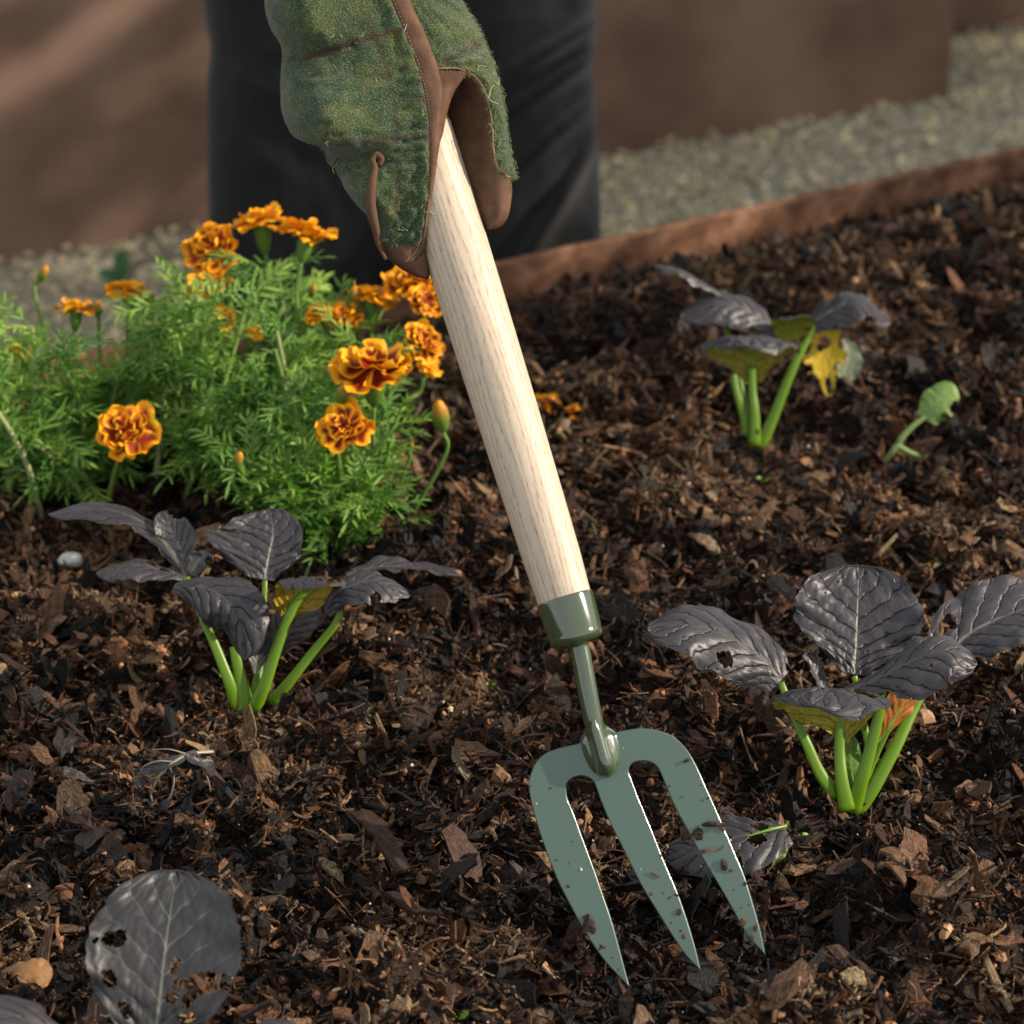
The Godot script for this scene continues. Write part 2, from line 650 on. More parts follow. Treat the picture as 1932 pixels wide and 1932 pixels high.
func bark_tone(r: RandomNumberGenerator, dark: float) -> Color:      # linear colours; dark 0 dry .. 1 wet and low-lying
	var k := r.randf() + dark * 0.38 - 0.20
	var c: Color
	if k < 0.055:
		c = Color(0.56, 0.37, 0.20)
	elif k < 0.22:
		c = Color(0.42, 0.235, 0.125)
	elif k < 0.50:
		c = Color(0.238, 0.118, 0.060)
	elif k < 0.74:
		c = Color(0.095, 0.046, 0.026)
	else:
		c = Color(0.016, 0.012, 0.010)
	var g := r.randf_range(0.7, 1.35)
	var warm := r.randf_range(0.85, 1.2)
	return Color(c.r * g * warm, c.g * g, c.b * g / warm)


func scatter(called: String, shapes: Array, material: Material, spots: Array, parent: Node) -> void:
	# spots: [Transform3D, Color]; shared out over the shapes, one object of stuff per shape
	var lists := []
	for s in shapes:
		lists.append([])
	for i in spots.size():
		lists[i % shapes.size()].append(spots[i])
	for k in shapes.size():
		var mm := MultiMesh.new()
		mm.transform_format = MultiMesh.TRANSFORM_3D
		mm.use_colors = true
		mm.mesh = shapes[k].mesh(material)
		mm.instance_count = lists[k].size()
		for i in lists[k].size():
			mm.set_instance_transform(i, lists[k][i][0])
			mm.set_instance_color(i, lists[k][i][1])
		var o := MultiMeshInstance3D.new()
		o.name = called
		o.multimesh = mm
		o.set_meta("kind", "stuff")
		parent.add_child(o, true)


func build_bed() -> void:
	var r := RandomNumberGenerator.new()
	r.seed = 77
	for q in [[1043, 661, 0.05, 0.018], [1608, 419, 0.06, 0.02], [1560, 1480, 0.05, 0.012], [760, 1560, 0.035, 0.010], [250, 1330, 0.05, 0.012], [840, 1720, 0.035, 0.014], [1520, 1730, 0.04, 0.012], [640, 1500, 0.04, 0.01], [1250, 1750, 0.05, 0.010], [1440, 1806, 0.022, 0.012], [1320, 1836, 0.022, 0.010], [1186, 1866, 0.02, 0.005]]:
		var p := on_level(q[0], q[1])
		hollows.append({"x": p.x, "z": p.z, "r": q[2], "d": q[3]})
	for q in [[1606, 1532], [472, 1342], [1428, 846], [1390, 1600], [330, 1480], [1700, 866], [133, 1056], [52, 1845], [1440, 905], [925, 1293]]:
		feet.append(on_level(q[0], q[1]) + Vector3(0, -0.004, 0))
	for q in [[1180, 1868], [1318, 1838], [1440, 1808]]:
		feet.append(on_level(q[0], q[1]) + Vector3(0, -0.014, 0))
	# soil: one sheet, fine where it is seen, running on to the left, right and front
	var xs := []
	var zs := []
	for i in 12:
		xs.append(-3.0 + i * 0.2)
	for i in 250:
		xs.append(-0.62 + i * 0.005)
	for i in 12:
		xs.append(0.66 + i * 0.2)
	for i in 290:
		zs.append(-0.86 + i * 0.005)
	for i in 8:
		zs.append(0.62 + i * 0.25)
	var b := MB.new()
	var nx := xs.size()
	for z in zs:
		for x in xs:
			b.add(Vector3(x, soil_height(x, z), z))
	var keep := []
	for i in b.v.size():
		keep.append(edge_distance(b.v[i].x, b.v[i].z) > -0.004)
	for j in zs.size() - 1:
		for i in nx - 1:
			var a := j * nx + i
			if keep[a] and keep[a + 1] and keep[a + nx] and keep[a + nx + 1]:
				b.quad(a, a + 1, a + nx + 1, a + nx)
	var soil := put("soil", b.mesh(M.soil))
	soil.set_meta("kind", "structure")

	# the mulch lying on it
	var dampness := noise(1.6, 8, 2)
	var wet := noise(0.14, 9, 2)
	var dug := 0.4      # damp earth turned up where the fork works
	var flakes := []
	for i in 16:
		flakes.append(flake_shape(r, false))
	var slivers := []
	for i in 9:
		slivers.append(flake_shape(r, true))
	var crumbs := []
	for i in 4:
		crumbs.append(crumb_shape(r))
	var fs := []
	var ss := []
	var cs := []
	var x0 := -0.62
	var z0 := -0.86
	for i in 400000:
		var x := r.randf_range(x0, 0.62)
		var z := r.randf_range(z0, 0.72)
		var seen := in_view(x, z)
		if (not seen and r.randf() > 0.30) or edge_distance(x, z) < 0.004:
			continue
		var h := soil_height(x, z)
		var damp_and_low := clampf(0.5 + dampness.get_noise_2d(x * 2.2, z * 2.2) * 1.0 + wet.get_noise_2d(x * 100.0, z * 100.0) * 1.1 + dug * exp(-Vector2(x - 0.02, (z - 0.40) * 1.3).length_squared() / 0.022) + (0.45 if h < -0.006 else 0.0), 0, 1.6)  # the last term colours chips darker wherever the surface lies low
		var k := r.randf()
		if k < 0.46:
			var l := 0.0067 * exp(r.randfn(0, 0.56))
			l = minf(l, 0.028)
			var w := l * r.randf_range(0.15, 0.52)
			var t := r.randf_range(0.0004, 0.0011) + l * 0.012
			var tilt := r.randfn(0, 0.55)
			var bs := Basis(Vector3.UP, r.randf() * TAU) * Basis(Vector3.RIGHT, tilt) * Basis(Vector3.BACK, r.randfn(0, 0.6))
			fs.append([Transform3D(bs * Basis.from_scale(Vector3(w, t, l)), Vector3(x, h + r.randf_range(-0.001, 0.0045) + absf(tilt) * l * 0.25, z)), bark_tone(r, damp_and_low)])
		elif k < 0.78:
			var l := 0.010 * exp(r.randfn(0, 0.45))
			var w := r.randf_range(0.0005, 0.0019)
			var bs := Basis(Vector3.UP, r.randf() * TAU) * Basis(Vector3.RIGHT, r.randfn(0, 0.5)) * Basis(Vector3.BACK, r.randf() * TAU)
			ss.append([Transform3D(bs * Basis.from_scale(Vector3(w, w * 0.6, l)), Vector3(x, h + r.randf_range(0.0, 0.005), z)), bark_tone(r, damp_and_low * 0.8)])
		else:
			var l := 0.0022 * exp(r.randfn(0, 0.5))
			var bs := Basis(Vector3.UP, r.randf() * TAU) * Basis(Vector3.RIGHT, r.randf() * TAU)
			cs.append([Transform3D(bs * Basis.from_scale(Vector3(l, l * 0.7, l * 1.3)), Vector3(x, h + r.randf_range(0.0, 0.003), z)), bark_tone(r, damp_and_low + 0.55)])
	scatter("bark_flakes", flakes, M.bark, fs, soil)
	scatter("bark_splinters", slivers, M.bark, ss, soil)
	scatter("soil_crumbs", crumbs, M.crumb, cs, soil)
	var white := []
	for i in 420:
		var x := r.randf_range(-0.4, 0.4)
		var z := r.randf_range(-0.3, 0.56)
		if edge_distance(x, z) > 0.02:
			white.append([Transform3D(Basis.from_scale(Vector3.ONE * 0.0011 * exp(r.randfn(0, 0.3))), Vector3(x, soil_height(x, z) + 0.0045, z)), Color(0.6, 0.58, 0.52)])
	scatter("white_grit", [crumb_shape(r, 0.15)], M.pebble, white, soil)

	# the larger pieces that can be told apart, one by one
	var tones := {}
	for q in [["dark", Color(0.030, 0.021, 0.017)], ["umber", Color(0.070, 0.034, 0.018)], ["brown", Color(0.16, 0.080, 0.038)], ["tan", Color(0.33, 0.185, 0.090)], ["pale", Color(0.50, 0.35, 0.19)], ["grey", Color(0.16, 0.13, 0.115)], ["rusty", Color(0.22, 0.095, 0.030)]]:
		var m: StandardMaterial3D = M.bark.duplicate()
		m.vertex_color_use_as_albedo = false
		m.albedo_color = lin(q[1].r, q[1].g, q[1].b)
		tones[q[0]] = m
	var shapes := {}
	for t in tones:
		shapes[t] = []
		for i in 7:
			shapes[t].append(flake_shape(r, false, 9).mesh(tones[t]))
	var marked := [
		[850, 930, 865, 980, 13, "tan"], [1308, 1035, 1357, 1062, 10, "pale"], [1290, 870, 1370, 908, 14, "brown"], [688, 1275, 752, 1308, 9, "tan"], [700, 1312, 762, 1324, 7, "brown"],
		[265, 1226, 342, 1214, 6, "tan"], [455, 1359, 479, 1443, 10, "tan"], [482, 1434, 530, 1523, 11, "tan"], [133, 1534, 164, 1595, 15, "tan"], [160, 1520, 202, 1558, 5, "tan"],
		[513, 1462, 564, 1445, 8, "grey"], [41, 1404, 89, 1424, 6, "tan"], [116, 1489, 174, 1496, 7, "grey"], [1479, 1660, 1561, 1610, 9, "tan"], [1498, 1705, 1526, 1670, 5, "brown"],
		[1656, 1649, 1719, 1688, 12, "tan"], [1648, 1674, 1702, 1697, 5, "tan"], [1621, 1851, 1662, 1797, 9, "tan"], [1820, 1848, 1877, 1810, 11, "tan"], [1855, 1838, 1906, 1911, 4, "pale"],
		[1571, 1726, 1580, 1692, 9, "umber"], [1730, 1729, 1776, 1688, 14, "rusty"], [1523, 1898, 1561, 1929, 7, "pale"], [1593, 1889, 1626, 1926, 11, "pale"], [1750, 1922, 1816, 1900, 12, "tan"],
		[1368, 1800, 1333, 1756, 8, "brown"], [664, 1611, 751, 1684, 11, "umber"], [602, 1633, 644, 1672, 9, "pale"], [864, 1627, 883, 1589, 10, "umber"], [903, 1584, 939, 1589, 5, "tan"],
		[967, 1669, 1007, 1689, 6, "grey"], [1003, 1720, 1030, 1687, 16, "dark"], [795, 1827, 825, 1801, 12, "rusty"], [832, 1826, 834, 1890, 5, "tan"], [866, 1890, 884, 1842, 5, "tan"],
		[747, 1735, 822, 1767, 7, "umber"], [657, 1769, 705, 1799, 5, "pale"], [160, 1690, 200, 1640, 10, "dark"], [218, 1640, 252, 1650, 12, "tan"], [1470, 1370, 1520, 1350, 9, "tan"],
		[1250, 975, 1370, 1010, 16, "tan"], [1510, 935, 1570, 948, 8, "tan"], [920, 1020, 985, 1030, 14, "dark"], [1610, 690, 1670, 715, 9, "rusty"], [1735, 640, 1800, 625, 9, "tan"]]
	for q in marked:
		var a := on_level(q[0], q[1], 0.006)
		var e := on_level(q[2], q[3], 0.006)
		var dir := (e - a)
		var l := minf(dir.length(), 0.04)
		var p := (a + e) * 0.5
		var bs := Basis(Vector3.UP, atan2(dir.x, dir.z)) * Basis(Vector3.RIGHT, r.randf_range(0.0, 0.35)) * Basis(Vector3.BACK, r.randf_range(-0.25, 0.25))
		var o := put("bark_chip", shapes[q[5]][r.randi() % 7], soil)
		o.transform = Transform3D(bs * Basis.from_scale(Vector3(q[4] * 0.0009, 0.0022, l)), Vector3(p.x, soil_height(p.x, p.z) + 0.0075, p.z))
	for i in 240:
		var x := 0.0
		var z := 0.0
		while true:
			z = r.randf_range(-0.25, 0.52)
			x = r.randf_range(-0.32, 0.32)
			if in_view(x, z) and edge_distance(x, z) > 0.05:
				break
		var l := 0.018 * exp(r.randfn(0, 0.25))
		var bs := Basis(Vector3.UP, r.randf() * TAU) * Basis(Vector3.RIGHT, r.randfn(0, 0.4)) * Basis(Vector3.BACK, r.randfn(0, 0.4))
		var pick := r.randf()
		var t := "dark" if pick < 0.2 else "umber" if pick < 0.5 else "brown" if pick < 0.78 else "tan" if pick < 0.92 else "grey" if pick < 0.96 else "rusty"
		var o := put("bark_chip", shapes[t][r.randi() % 7], soil)
		o.transform = Transform3D(bs * Basis.from_scale(Vector3(l * r.randf_range(0.28, 0.55), 0.0018, l)), Vector3(x, soil_height(x, z) + 0.006, z))


func plate(a: Vector3, e: Vector3, top: float, bottom: float, thick: float, back: Vector3) -> MB:
	# an upright steel sheet from a to e with a small chamfer on its top edges
	var b := MB.new()
	var c := 0.002
	var prof := [[0.0, bottom], [0.0, top - c], [c, top], [thick - c, top], [thick, top - c], [thick, bottom]]
	for s in [a, e]:
		for p in prof:
			b.add(Vector3(s.x, p[1], s.z) + back * p[0])
	for i in 5:
		b.quad(i, i + 1, i + 7, i + 6)
	b.quad(5, 0, 6, 11)
	for i in range(1, 5):
		b.tri(0, i + 1, i)
		b.tri(6, 6 + i, 6 + i + 1)
	return b.flat()


func build_surroundings() -> void:
	var a: Vector3 = back_line[0]
	var d: Vector3 = (back_line[1] - a).normalized()
	var away := Vector3(d.z, 0, -d.x)
	if away.z > 0:
		away = -away
	var edge := plate(a - d * 3.0, a + d * 3.5, 0.010, GRAVEL - 0.05, 0.007, away)
	var eo := put("steel_edging", edge.mesh(M.rust_edge))
	tag(eo, "thin rusty steel edging along the back of the mulch bed", "edging")
	# gravel ground to the horizon, with a hole of its own under the bed being of no account
	var g := MB.new()
	for q in [[-80, -120], [80, -120], [80, 60], [-80, 60]]:
		g.add(Vector3(q[0], GRAVEL, q[1]))
	g.quad(0, 1, 2, 3)
	put("ground", g.mesh(M.gravel_bed)).set_meta("kind", "structure")
	var r := RandomNumberGenerator.new()
	r.seed = 91
	var stones := []
	for i in 150000:
		var p := a + d * r.randf_range(-1.2, 3.0) + away * r.randf_range(0.02, 3.2)
		p.y = GRAVEL + r.randf_range(-0.002, 0.010)
		var s := 0.0044 * exp(r.randfn(0, 0.35))
		var k := r.randf()
		var c := Color(0.31, 0.31, 0.25) if k < 0.5 else Color(0.40, 0.39, 0.27) if k < 0.72 else Color(0.23, 0.245, 0.22) if k < 0.9 else Color(0.48, 0.46, 0.36)
		var f := r.randf_range(0.75, 1.25)
		stones.append([Transform3D(Basis(Vector3.UP, r.randf() * TAU) * Basis(Vector3.RIGHT, r.randf() * TAU) * Basis.from_scale(Vector3(s, s * 0.65, s * 1.2)), p), Color(c.r * f * 1.9, c.g * f * 1.68, c.b * f * 1.36)])
	var gp := Node3D.new()
	gp.name = "gravel_path"
	gp.set_meta("kind", "structure")
	add_child(gp)
	scatter("gravel", [crumb_shape(r, 0.2), crumb_shape(r, 0.2), crumb_shape(r, 0.25)], M.pebble, stones, gp)
	# the tall rusty planter behind, and another beyond the gravel
	planter("raised_planter", "tall rusted steel planter box behind the gardener", on_level(0, 498, GRAVEL), on_level(1787, 186, GRAVEL), 3.0, 0.62, 0.9)
	planter("raised_planter", "distant sunlit rusty planter past the far planter corner, at the top right", on_level(1835, 66, GRAVEL), on_level(2300, 10, GRAVEL), 0.15, 0.5, 0.8)


func planter(called: String, label: String, p0: Vector3, p1: Vector3, left_more: float, high: float, deep: float) -> void:
	var d := (p1 - p0).normalized()
	var back := Vector3(d.z, 0, -d.x)
	if back.z > 0:
		back = -back
	var l := p0 - d * left_more
	var o := thing(called, label, "planter", Vector3(p1.x, GRAVEL, p1.z))
	var top := GRAVEL + high
	var off := Vector3(p1.x, GRAVEL, p1.z)
	put("front_panel", shift(plate(l, p1, top, GRAVEL, 0.004, back), off).mesh(M.rust), o)
	put("end_panel", shift(plate(p1 + back * 0.0045, p1 + back * deep, top, GRAVEL, 0.004, -d), off).mesh(M.rust), o)
	put("back_panel", shift(plate(l + back * (deep + 0.001), p1 + back * (deep + 0.001), top, GRAVEL, 0.004, back), off).mesh(M.rust), o)
	var b := MB.new()
	for q in [l + back * 0.005, p1 + back * 0.005 - d * 0.005, p1 + back * (deep - 0.001) - d * 0.005, l + back * (deep - 0.001)]:
		b.add(Vector3(q.x, top - 0.05, q.z) - off)
	b.quad(0, 1, 2, 3)
	put("soil_fill", b.mesh(M.soil), o)


# ---------------------------------------------------------------- the hand fork
var fork_at := Vector3.ZERO
var fork_n := Vector3.BACK

func on_fork(px: float, py: float, lift := 0.0) -> Vector3:      # on the plane of the fork's head, lifted towards its face
	var d := Basis(Vector3.RIGHT, -PITCH) * Vector3((px - MID) / FOCAL, -(py - MID) / FOCAL, -1.0)
	var p := EYE + d * ((fork_at + fork_n * lift - EYE).dot(fork_n) / d.dot(fork_n))
	return p


func hx(x: float, y: float, lift := 0.0) -> Vector3:             # the same, in the finer measure that the head was drawn in
	return on_fork(943.4 + 0.4433 * x, 1075.4 + 0.4433 * y, lift)


func smooth_line(pts: Array, sharp: Array, steps: int) -> Array:
	# a closed Catmull-Rom line through pts; corners listed in sharp stay corners
	var out := []
	var n := pts.size()
	for i in n:
		var a: Vector2 = pts[(i - 1 + n) % n]
		var b: Vector2 = pts[i]
		var c: Vector2 = pts[(i + 1) % n]
		var d: Vector2 = pts[(i + 2) % n]
		if i in sharp:
			a = b * 2.0 - c
		if (i + 1) % n in sharp:
			d = c * 2.0 - b
		for k in steps:
			out.append(b.cubic_interpolate(c, a, d, float(k) / steps))
	return out


func build_fork() -> void:
	fork_n = cam_dir(0, sin(0.105), cos(0.105))
	fork_at = at(1320, 1836, 1.386)
	var base := hx(400, 760)
	var fork := thing("hand_fork", "green three-tined hand fork with a pale wooden handle, pushed into mulch", "hand fork", base)
	# the head: one plate, its edges rounded over
	var pts := [Vector2(335, 738), Vector2(240, 762), Vector2(190, 785), Vector2(150, 825), Vector2(128, 880), Vector2(123, 930), Vector2(135, 1000), Vector2(160, 1090), Vector2(190, 1180), Vector2(240, 1310), Vector2(300, 1430), Vector2(370, 1555), Vector2(450, 1670), Vector2(555, 1782),
		Vector2(532, 1700), Vector2(503, 1590), Vector2(472, 1480), Vector2(438, 1380), Vector2(400, 1270), Vector2(352, 1140), Vector2(312, 1030), Vector2(290, 980), Vector2(282, 940), Vector2(285, 910), Vector2(305, 888), Vector2(337, 877), Vector2(367, 880), Vector2(392, 895), Vector2(408, 922),
		Vector2(430, 985), Vector2(470, 1080), Vector2(530, 1200), Vector2(600, 1340), Vector2(660, 1440), Vector2(722, 1540), Vector2(790, 1640), Vector2(856, 1708), Vector2(835, 1620), Vector2(800, 1500), Vector2(755, 1370), Vector2(700, 1240), Vector2(640, 1090), Vector2(590, 970), Vector2(560, 890), Vector2(548, 855),
		Vector2(555, 832), Vector2(575, 818), Vector2(610, 813), Vector2(642, 819), Vector2(666, 835), Vector2(682, 862), Vector2(702, 910), Vector2(745, 1010), Vector2(810, 1130), Vector2(870, 1240), Vector2(930, 1340), Vector2(990, 1445), Vector2(1050, 1550), Vector2(1131, 1642),
		Vector2(1110, 1540), Vector2(1080, 1430), Vector2(1040, 1300), Vector2(990, 1180), Vector2(930, 1040), Vector2(880, 930), Vector2(840, 840), Vector2(800, 770), Vector2(750, 718), Vector2(690, 688), Vector2(610, 674), Vector2(540, 681), Vector2(470, 697)]
	var line := smooth_line(pts, [13, 36, 58], 4)
	var inner := []
	var n := line.size()
	for i in n:
		var t: Vector2 = (line[(i + 1) % n] - line[(i - 1 + n) % n]).normalized()
		inner.append(line[i] + Vector2(t.y, -t.x) * -4.5)
	if absf(area(inner)) > absf(area(line)):
		for i in n:
			inner[i] = line[i] * 2.0 - inner[i]
	for i in [13 * 4, 36 * 4, 58 * 4]:
		inner[i] = line[i] + (line[(i + n - 2) % n] + line[(i + 2) % n] - line[i] * 2.0).normalized() * 9.0
	var head := MB.new()
	var ti := Geometry2D.triangulate_polygon(PackedVector2Array(inner))
	for s in [1, -1]:
		var k := head.v.size()
		for p in inner:
			head.add(hx(p.x, p.y, 0.0012 * s))
		for i in range(0, ti.size(), 3):
			if s > 0:
				head.tri(k + ti[i], k + ti[i + 1], k + ti[i + 2])
			else:
				head.tri(k + ti[i], k + ti[i + 2], k + ti[i + 1])
	var rings := [[inner, 0.0012], [lerp_line(inner, line, 0.7), 0.0010], [line, 0.0004], [line, -0.0004], [lerp_line(inner, line, 0.7), -0.0010], [inner, -0.0012]]
	var k0 := head.v.size()
	for q in rings:
		for p in q[0]:
			head.add(hx(p.x, p.y, q[1]))
	for j in 5:
		for i in n:
			head.quad(k0 + j * n + i, k0 + (j + 1) * n + i, k0 + (j + 1) * n + (i + 1) % n, k0 + j * n + (i + 1) % n)
	put("head", shift(head, base).mesh(M.paint), fork)
	# neck and the boss that joins it to the head
	var neck := MB.new()
	var np := []
	for q in [[326, 270, 7.2], [338, 330, 7.2], [356, 420, 7.4], [376, 530, 7.0], [398, 640, 5.6], [420, 715, 3.6]]:
		np.append(hx(q[0], q[1], q[2] * 0.001))
	tube(neck, np, [0.0052, 0.0050, 0.0047, 0.0047, 0.0047, 0.0040], 28, 40)
	put("neck", shift(neck, base).mesh(M.gloss_paint), fork)
	var boss := MB.new()
	var across := 40
	for i in 37:
		var t := i / 36.0
		var w := lerpf(40.0, 84.0, smoothstep(0.05, 0.36, t)) if t < 0.36 else 84.0 * sqrt(maxf(0.003, 1.0 - pow((t - 0.36) / 0.64, 2.6)))
		var hh := 9.9 - 1.2 * t
		if t > 0.68:
			hh *= sqrt(maxf(0.004, 1.0 - pow((t - 0.68) / 0.32, 2.2)))
		var c := Vector2(396, 640).lerp(Vector2(463, 884), t)
		var side := Vector2(0.964, -0.265)
		for j in across + 1:
			var u := j * 2.0 / across - 1.0
			var x := u * w
			var core := sqrt(maxf(0.0, 1.0 - pow(x / minf(w * 0.9, 45.0), 2.0)))
			var fil := pow(maxf(0.0, 1.0 - u * u), 0.75)
			var z := maxf(core * hh, fil * 4.6 * minf(1.0, hh / 6.0)) + 1.2 * fil
			z = z if absf(u) < 0.999 else 0.2
			var p := c + side * x
			boss.add(hx(p.x, p.y, z * 0.001))
	for i in 36:
		for j in across:
			var a := i * (across + 1) + j
			boss.quad(a, a + 1, a + across + 2, a + across + 1)
	put("boss", shift(boss, base).mesh(M.gloss_paint), fork)
	# handle and ferrule
	var e0 := hx(275, 122, 0.0072)
	var e1 := on_fork(772, 183, 0.0072)
	var ax := (e1 - e0).normalized()
	var l := e0.distance_to(e1)
	var handle := MB.new()
	lathe(handle, e0 - ax * 0.01, ax, [[0.0, 0.0128], [0.010, 0.0131], [0.03, 0.0140], [0.055, 0.0145], [0.09, 0.0151], [0.13, 0.0156], [0.17, 0.0160], [0.20, 0.0162], [l - 0.02, 0.0161], [l - 0.008, 0.0160], [l + 0.002, 0.0140], [l + 0.008, 0.0102], [l + 0.011, 0.005], [l + 0.012, 0.0001]], 64)
	put("handle", shift(handle, base).mesh(M.ash), fork)
	var fer := MB.new()
	var down := -ax
	lathe(fer, e0 + ax * 0.0006, down, [[0.001, 0.0128], [0.0, 0.0133], [0.0002, 0.0139], [0.0012, 0.0141], [0.006, 0.0140], [0.012, 0.0137], [0.0175, 0.0133], [0.0182, 0.0130], [0.0188, 0.0132], [0.0205, 0.0131], [0.0222, 0.0122], [0.0233, 0.0105], [0.0238, 0.0080], [0.0236, 0.0062], [0.0240, 0.0052], [0.026, 0.0048]], 64)
	put("ferrule", shift(fer, base).mesh(M.gloss_paint), fork)
	# bits of mulch that stick to the tines
	var r := RandomNumberGenerator.new()
	r.seed = 9
	var darkm: StandardMaterial3D = M.crumb.duplicate()
	darkm.vertex_color_use_as_albedo = false
	darkm.albedo_color = lin(0.030, 0.020, 0.016)
	var brownm: StandardMaterial3D = darkm.duplicate()
	brownm.albedo_color = lin(0.10, 0.05, 0.03)
	var whitem: StandardMaterial3D = darkm.duplicate()
	whitem.albedo_color = lin(0.55, 0.53, 0.48)
	for q in [[375, 1508, 80, 62, 0], [390, 1525, 50, 30, 0], [290, 1345, 15, 12, 0], [240, 1235, 9, 7, 0], [295, 1250, 9, 7, 1], [345, 1275, 14, 11, 2], [215, 930, 14, 8, 0], [155, 995, 7, 6, 2], [310, 1155, 9, 6, 0], [131, 920, 9, 5, 0], [437, 1603, 30, 11, 0], [425, 1612, 14, 9, 0],
			[660, 1297, 40, 9, 1], [645, 1378, 20, 13, 1], [762, 1455, 26, 24, 0], [782, 1560, 24, 13, 1], [723, 1395, 14, 8, 0], [751, 1385, 18, 9, 0], [697, 1375, 10, 7, 1], [730, 1502, 10, 8, 0], [770, 1537, 12, 9, 0], [795, 812, 32, 12, 0], [873, 975, 24, 11, 0], [775, 967, 9, 7, 0],
			[845, 1120, 58, 50, 0], [905, 1082, 92, 24, 0], [945, 1098, 36, 20, 1], [880, 1197, 80, 14, 1], [940, 1185, 42, 8, 1], [955, 1258, 52, 34, 0], [985, 1280, 24, 10, 1], [1044, 1336, 20, 14, 0], [996, 1362, 10, 7, 1], [1021, 1443, 20, 10, 1], [1034, 1497, 38, 24, 1], [1086, 1525, 30, 18, 0],
			[1078, 1560, 26, 18, 1], [855, 915, 7, 5, 0], [720, 921, 9, 6, 0], [685, 1216, 9, 7, 0], [480, 1650, 8, 6, 0], [505, 1700, 8, 6, 0], [1060, 1425, 8, 6, 0], [600, 1275, 6, 5, 2], [525, 757, 5, 4, 2]]:
		var big: bool = q[2] > 28
		var b: MB = flake_shape(r, false) if q[2] > q[3] * 1.9 else crumb_shape(r, 0.5)
		var s := 0.4433 * 0.000256
		var turn := r.randf_range(-0.6, 0.9)
		var right := Basis(fork_n, turn) * Basis(Vector3.RIGHT, -PITCH) * Vector3.RIGHT
		right = (right - fork_n * right.dot(fork_n)).normalized()
		var up := fork_n.cross(right)
		var bs := Basis(right * q[3] * s, fork_n * minf(q[3] * s * 0.6, 0.0028), -up * q[2] * s)
		if q[2] > q[3] * 1.9:
			bs = Basis(up * q[3] * s, fork_n * minf(q[3] * s * 0.5, 0.002), right * q[2] * s)
		for i in b.v.size():
			b.v[i] = bs * b.v[i]
		put("soil_crumb", b.mesh([darkm, brownm, whitem][q[4]]), fork, hx(q[0], q[1], 0.0014 + (0.0006 if big else 0.0)) - base)


func area(p: Array) -> float:
	var s := 0.0
	for i in p.size():
		s += p[i].cross(p[(i + 1) % p.size()])
	return s * 0.5


func lerp_line(a: Array, b: Array, t: float) -> Array:
	var o := []
	for i in a.size():
		o.append(a[i].lerp(b[i], t))
	return o


# ---------------------------------------------------------------- the gloved hand
func hand(p: Vector3) -> Vector3:      # (across, down, towards the viewer), from the axis of the handle
	var d := depth_of(on_fork(p.x, p.y, 0.0072))
	return at(p.x, p.y, d - p.z * 0.00026)


func wool_lump(p: Vector3) -> Vector3:
	var f := wob.get_noise_2d(p.x * 0.055, p.y * 0.055 + 90.0)
	var g := lumps.get_noise_2d(p.x * 0.11, p.y * 0.16 + 40.0)
	return p + Vector3(g * 1.2, 0, f * 4.0 + g * 6.0)


func fluff(b: MB, r: RandomNumberGenerator, count: int, spots: Array, tint: float) -> void:
	# where short curly fibres stand out of a woollen surface
	var n := b.normals()
	for i in count:
		var k := (r.randi() % (b.idx.size() / 3)) * 3
		var w := Vector3(r.randf(), r.randf(), r.randf())
		w /= w.x + w.y + w.z
		var p := b.v[b.idx[k]] * w.x + b.v[b.idx[k + 1]] * w.y + b.v[b.idx[k + 2]] * w.z
		var nn := n[b.idx[k]]
		var t := Vector3(r.randfn(), r.randfn(), r.randfn()).normalized()
		var d := (t - nn * t.dot(nn) * 0.75 + nn * r.randf_range(-0.1, 0.5)).normalized()
		var s := d.cross(nn).normalized()
		var l := 0.0022 * exp(r.randfn(0, 0.4))
		var q := r.randf()
		var c := Color(0.22, 0.28, 0.13) if q < 0.45 else Color(0.32, 0.29, 0.09) if q < 0.65 else Color(0.09, 0.17, 0.11) if q < 0.92 else Color(0.16, 0.07, 0.045)
		spots.append([Transform3D(Basis(s * l, nn * l, d * l), p + nn * 0.0001), c])


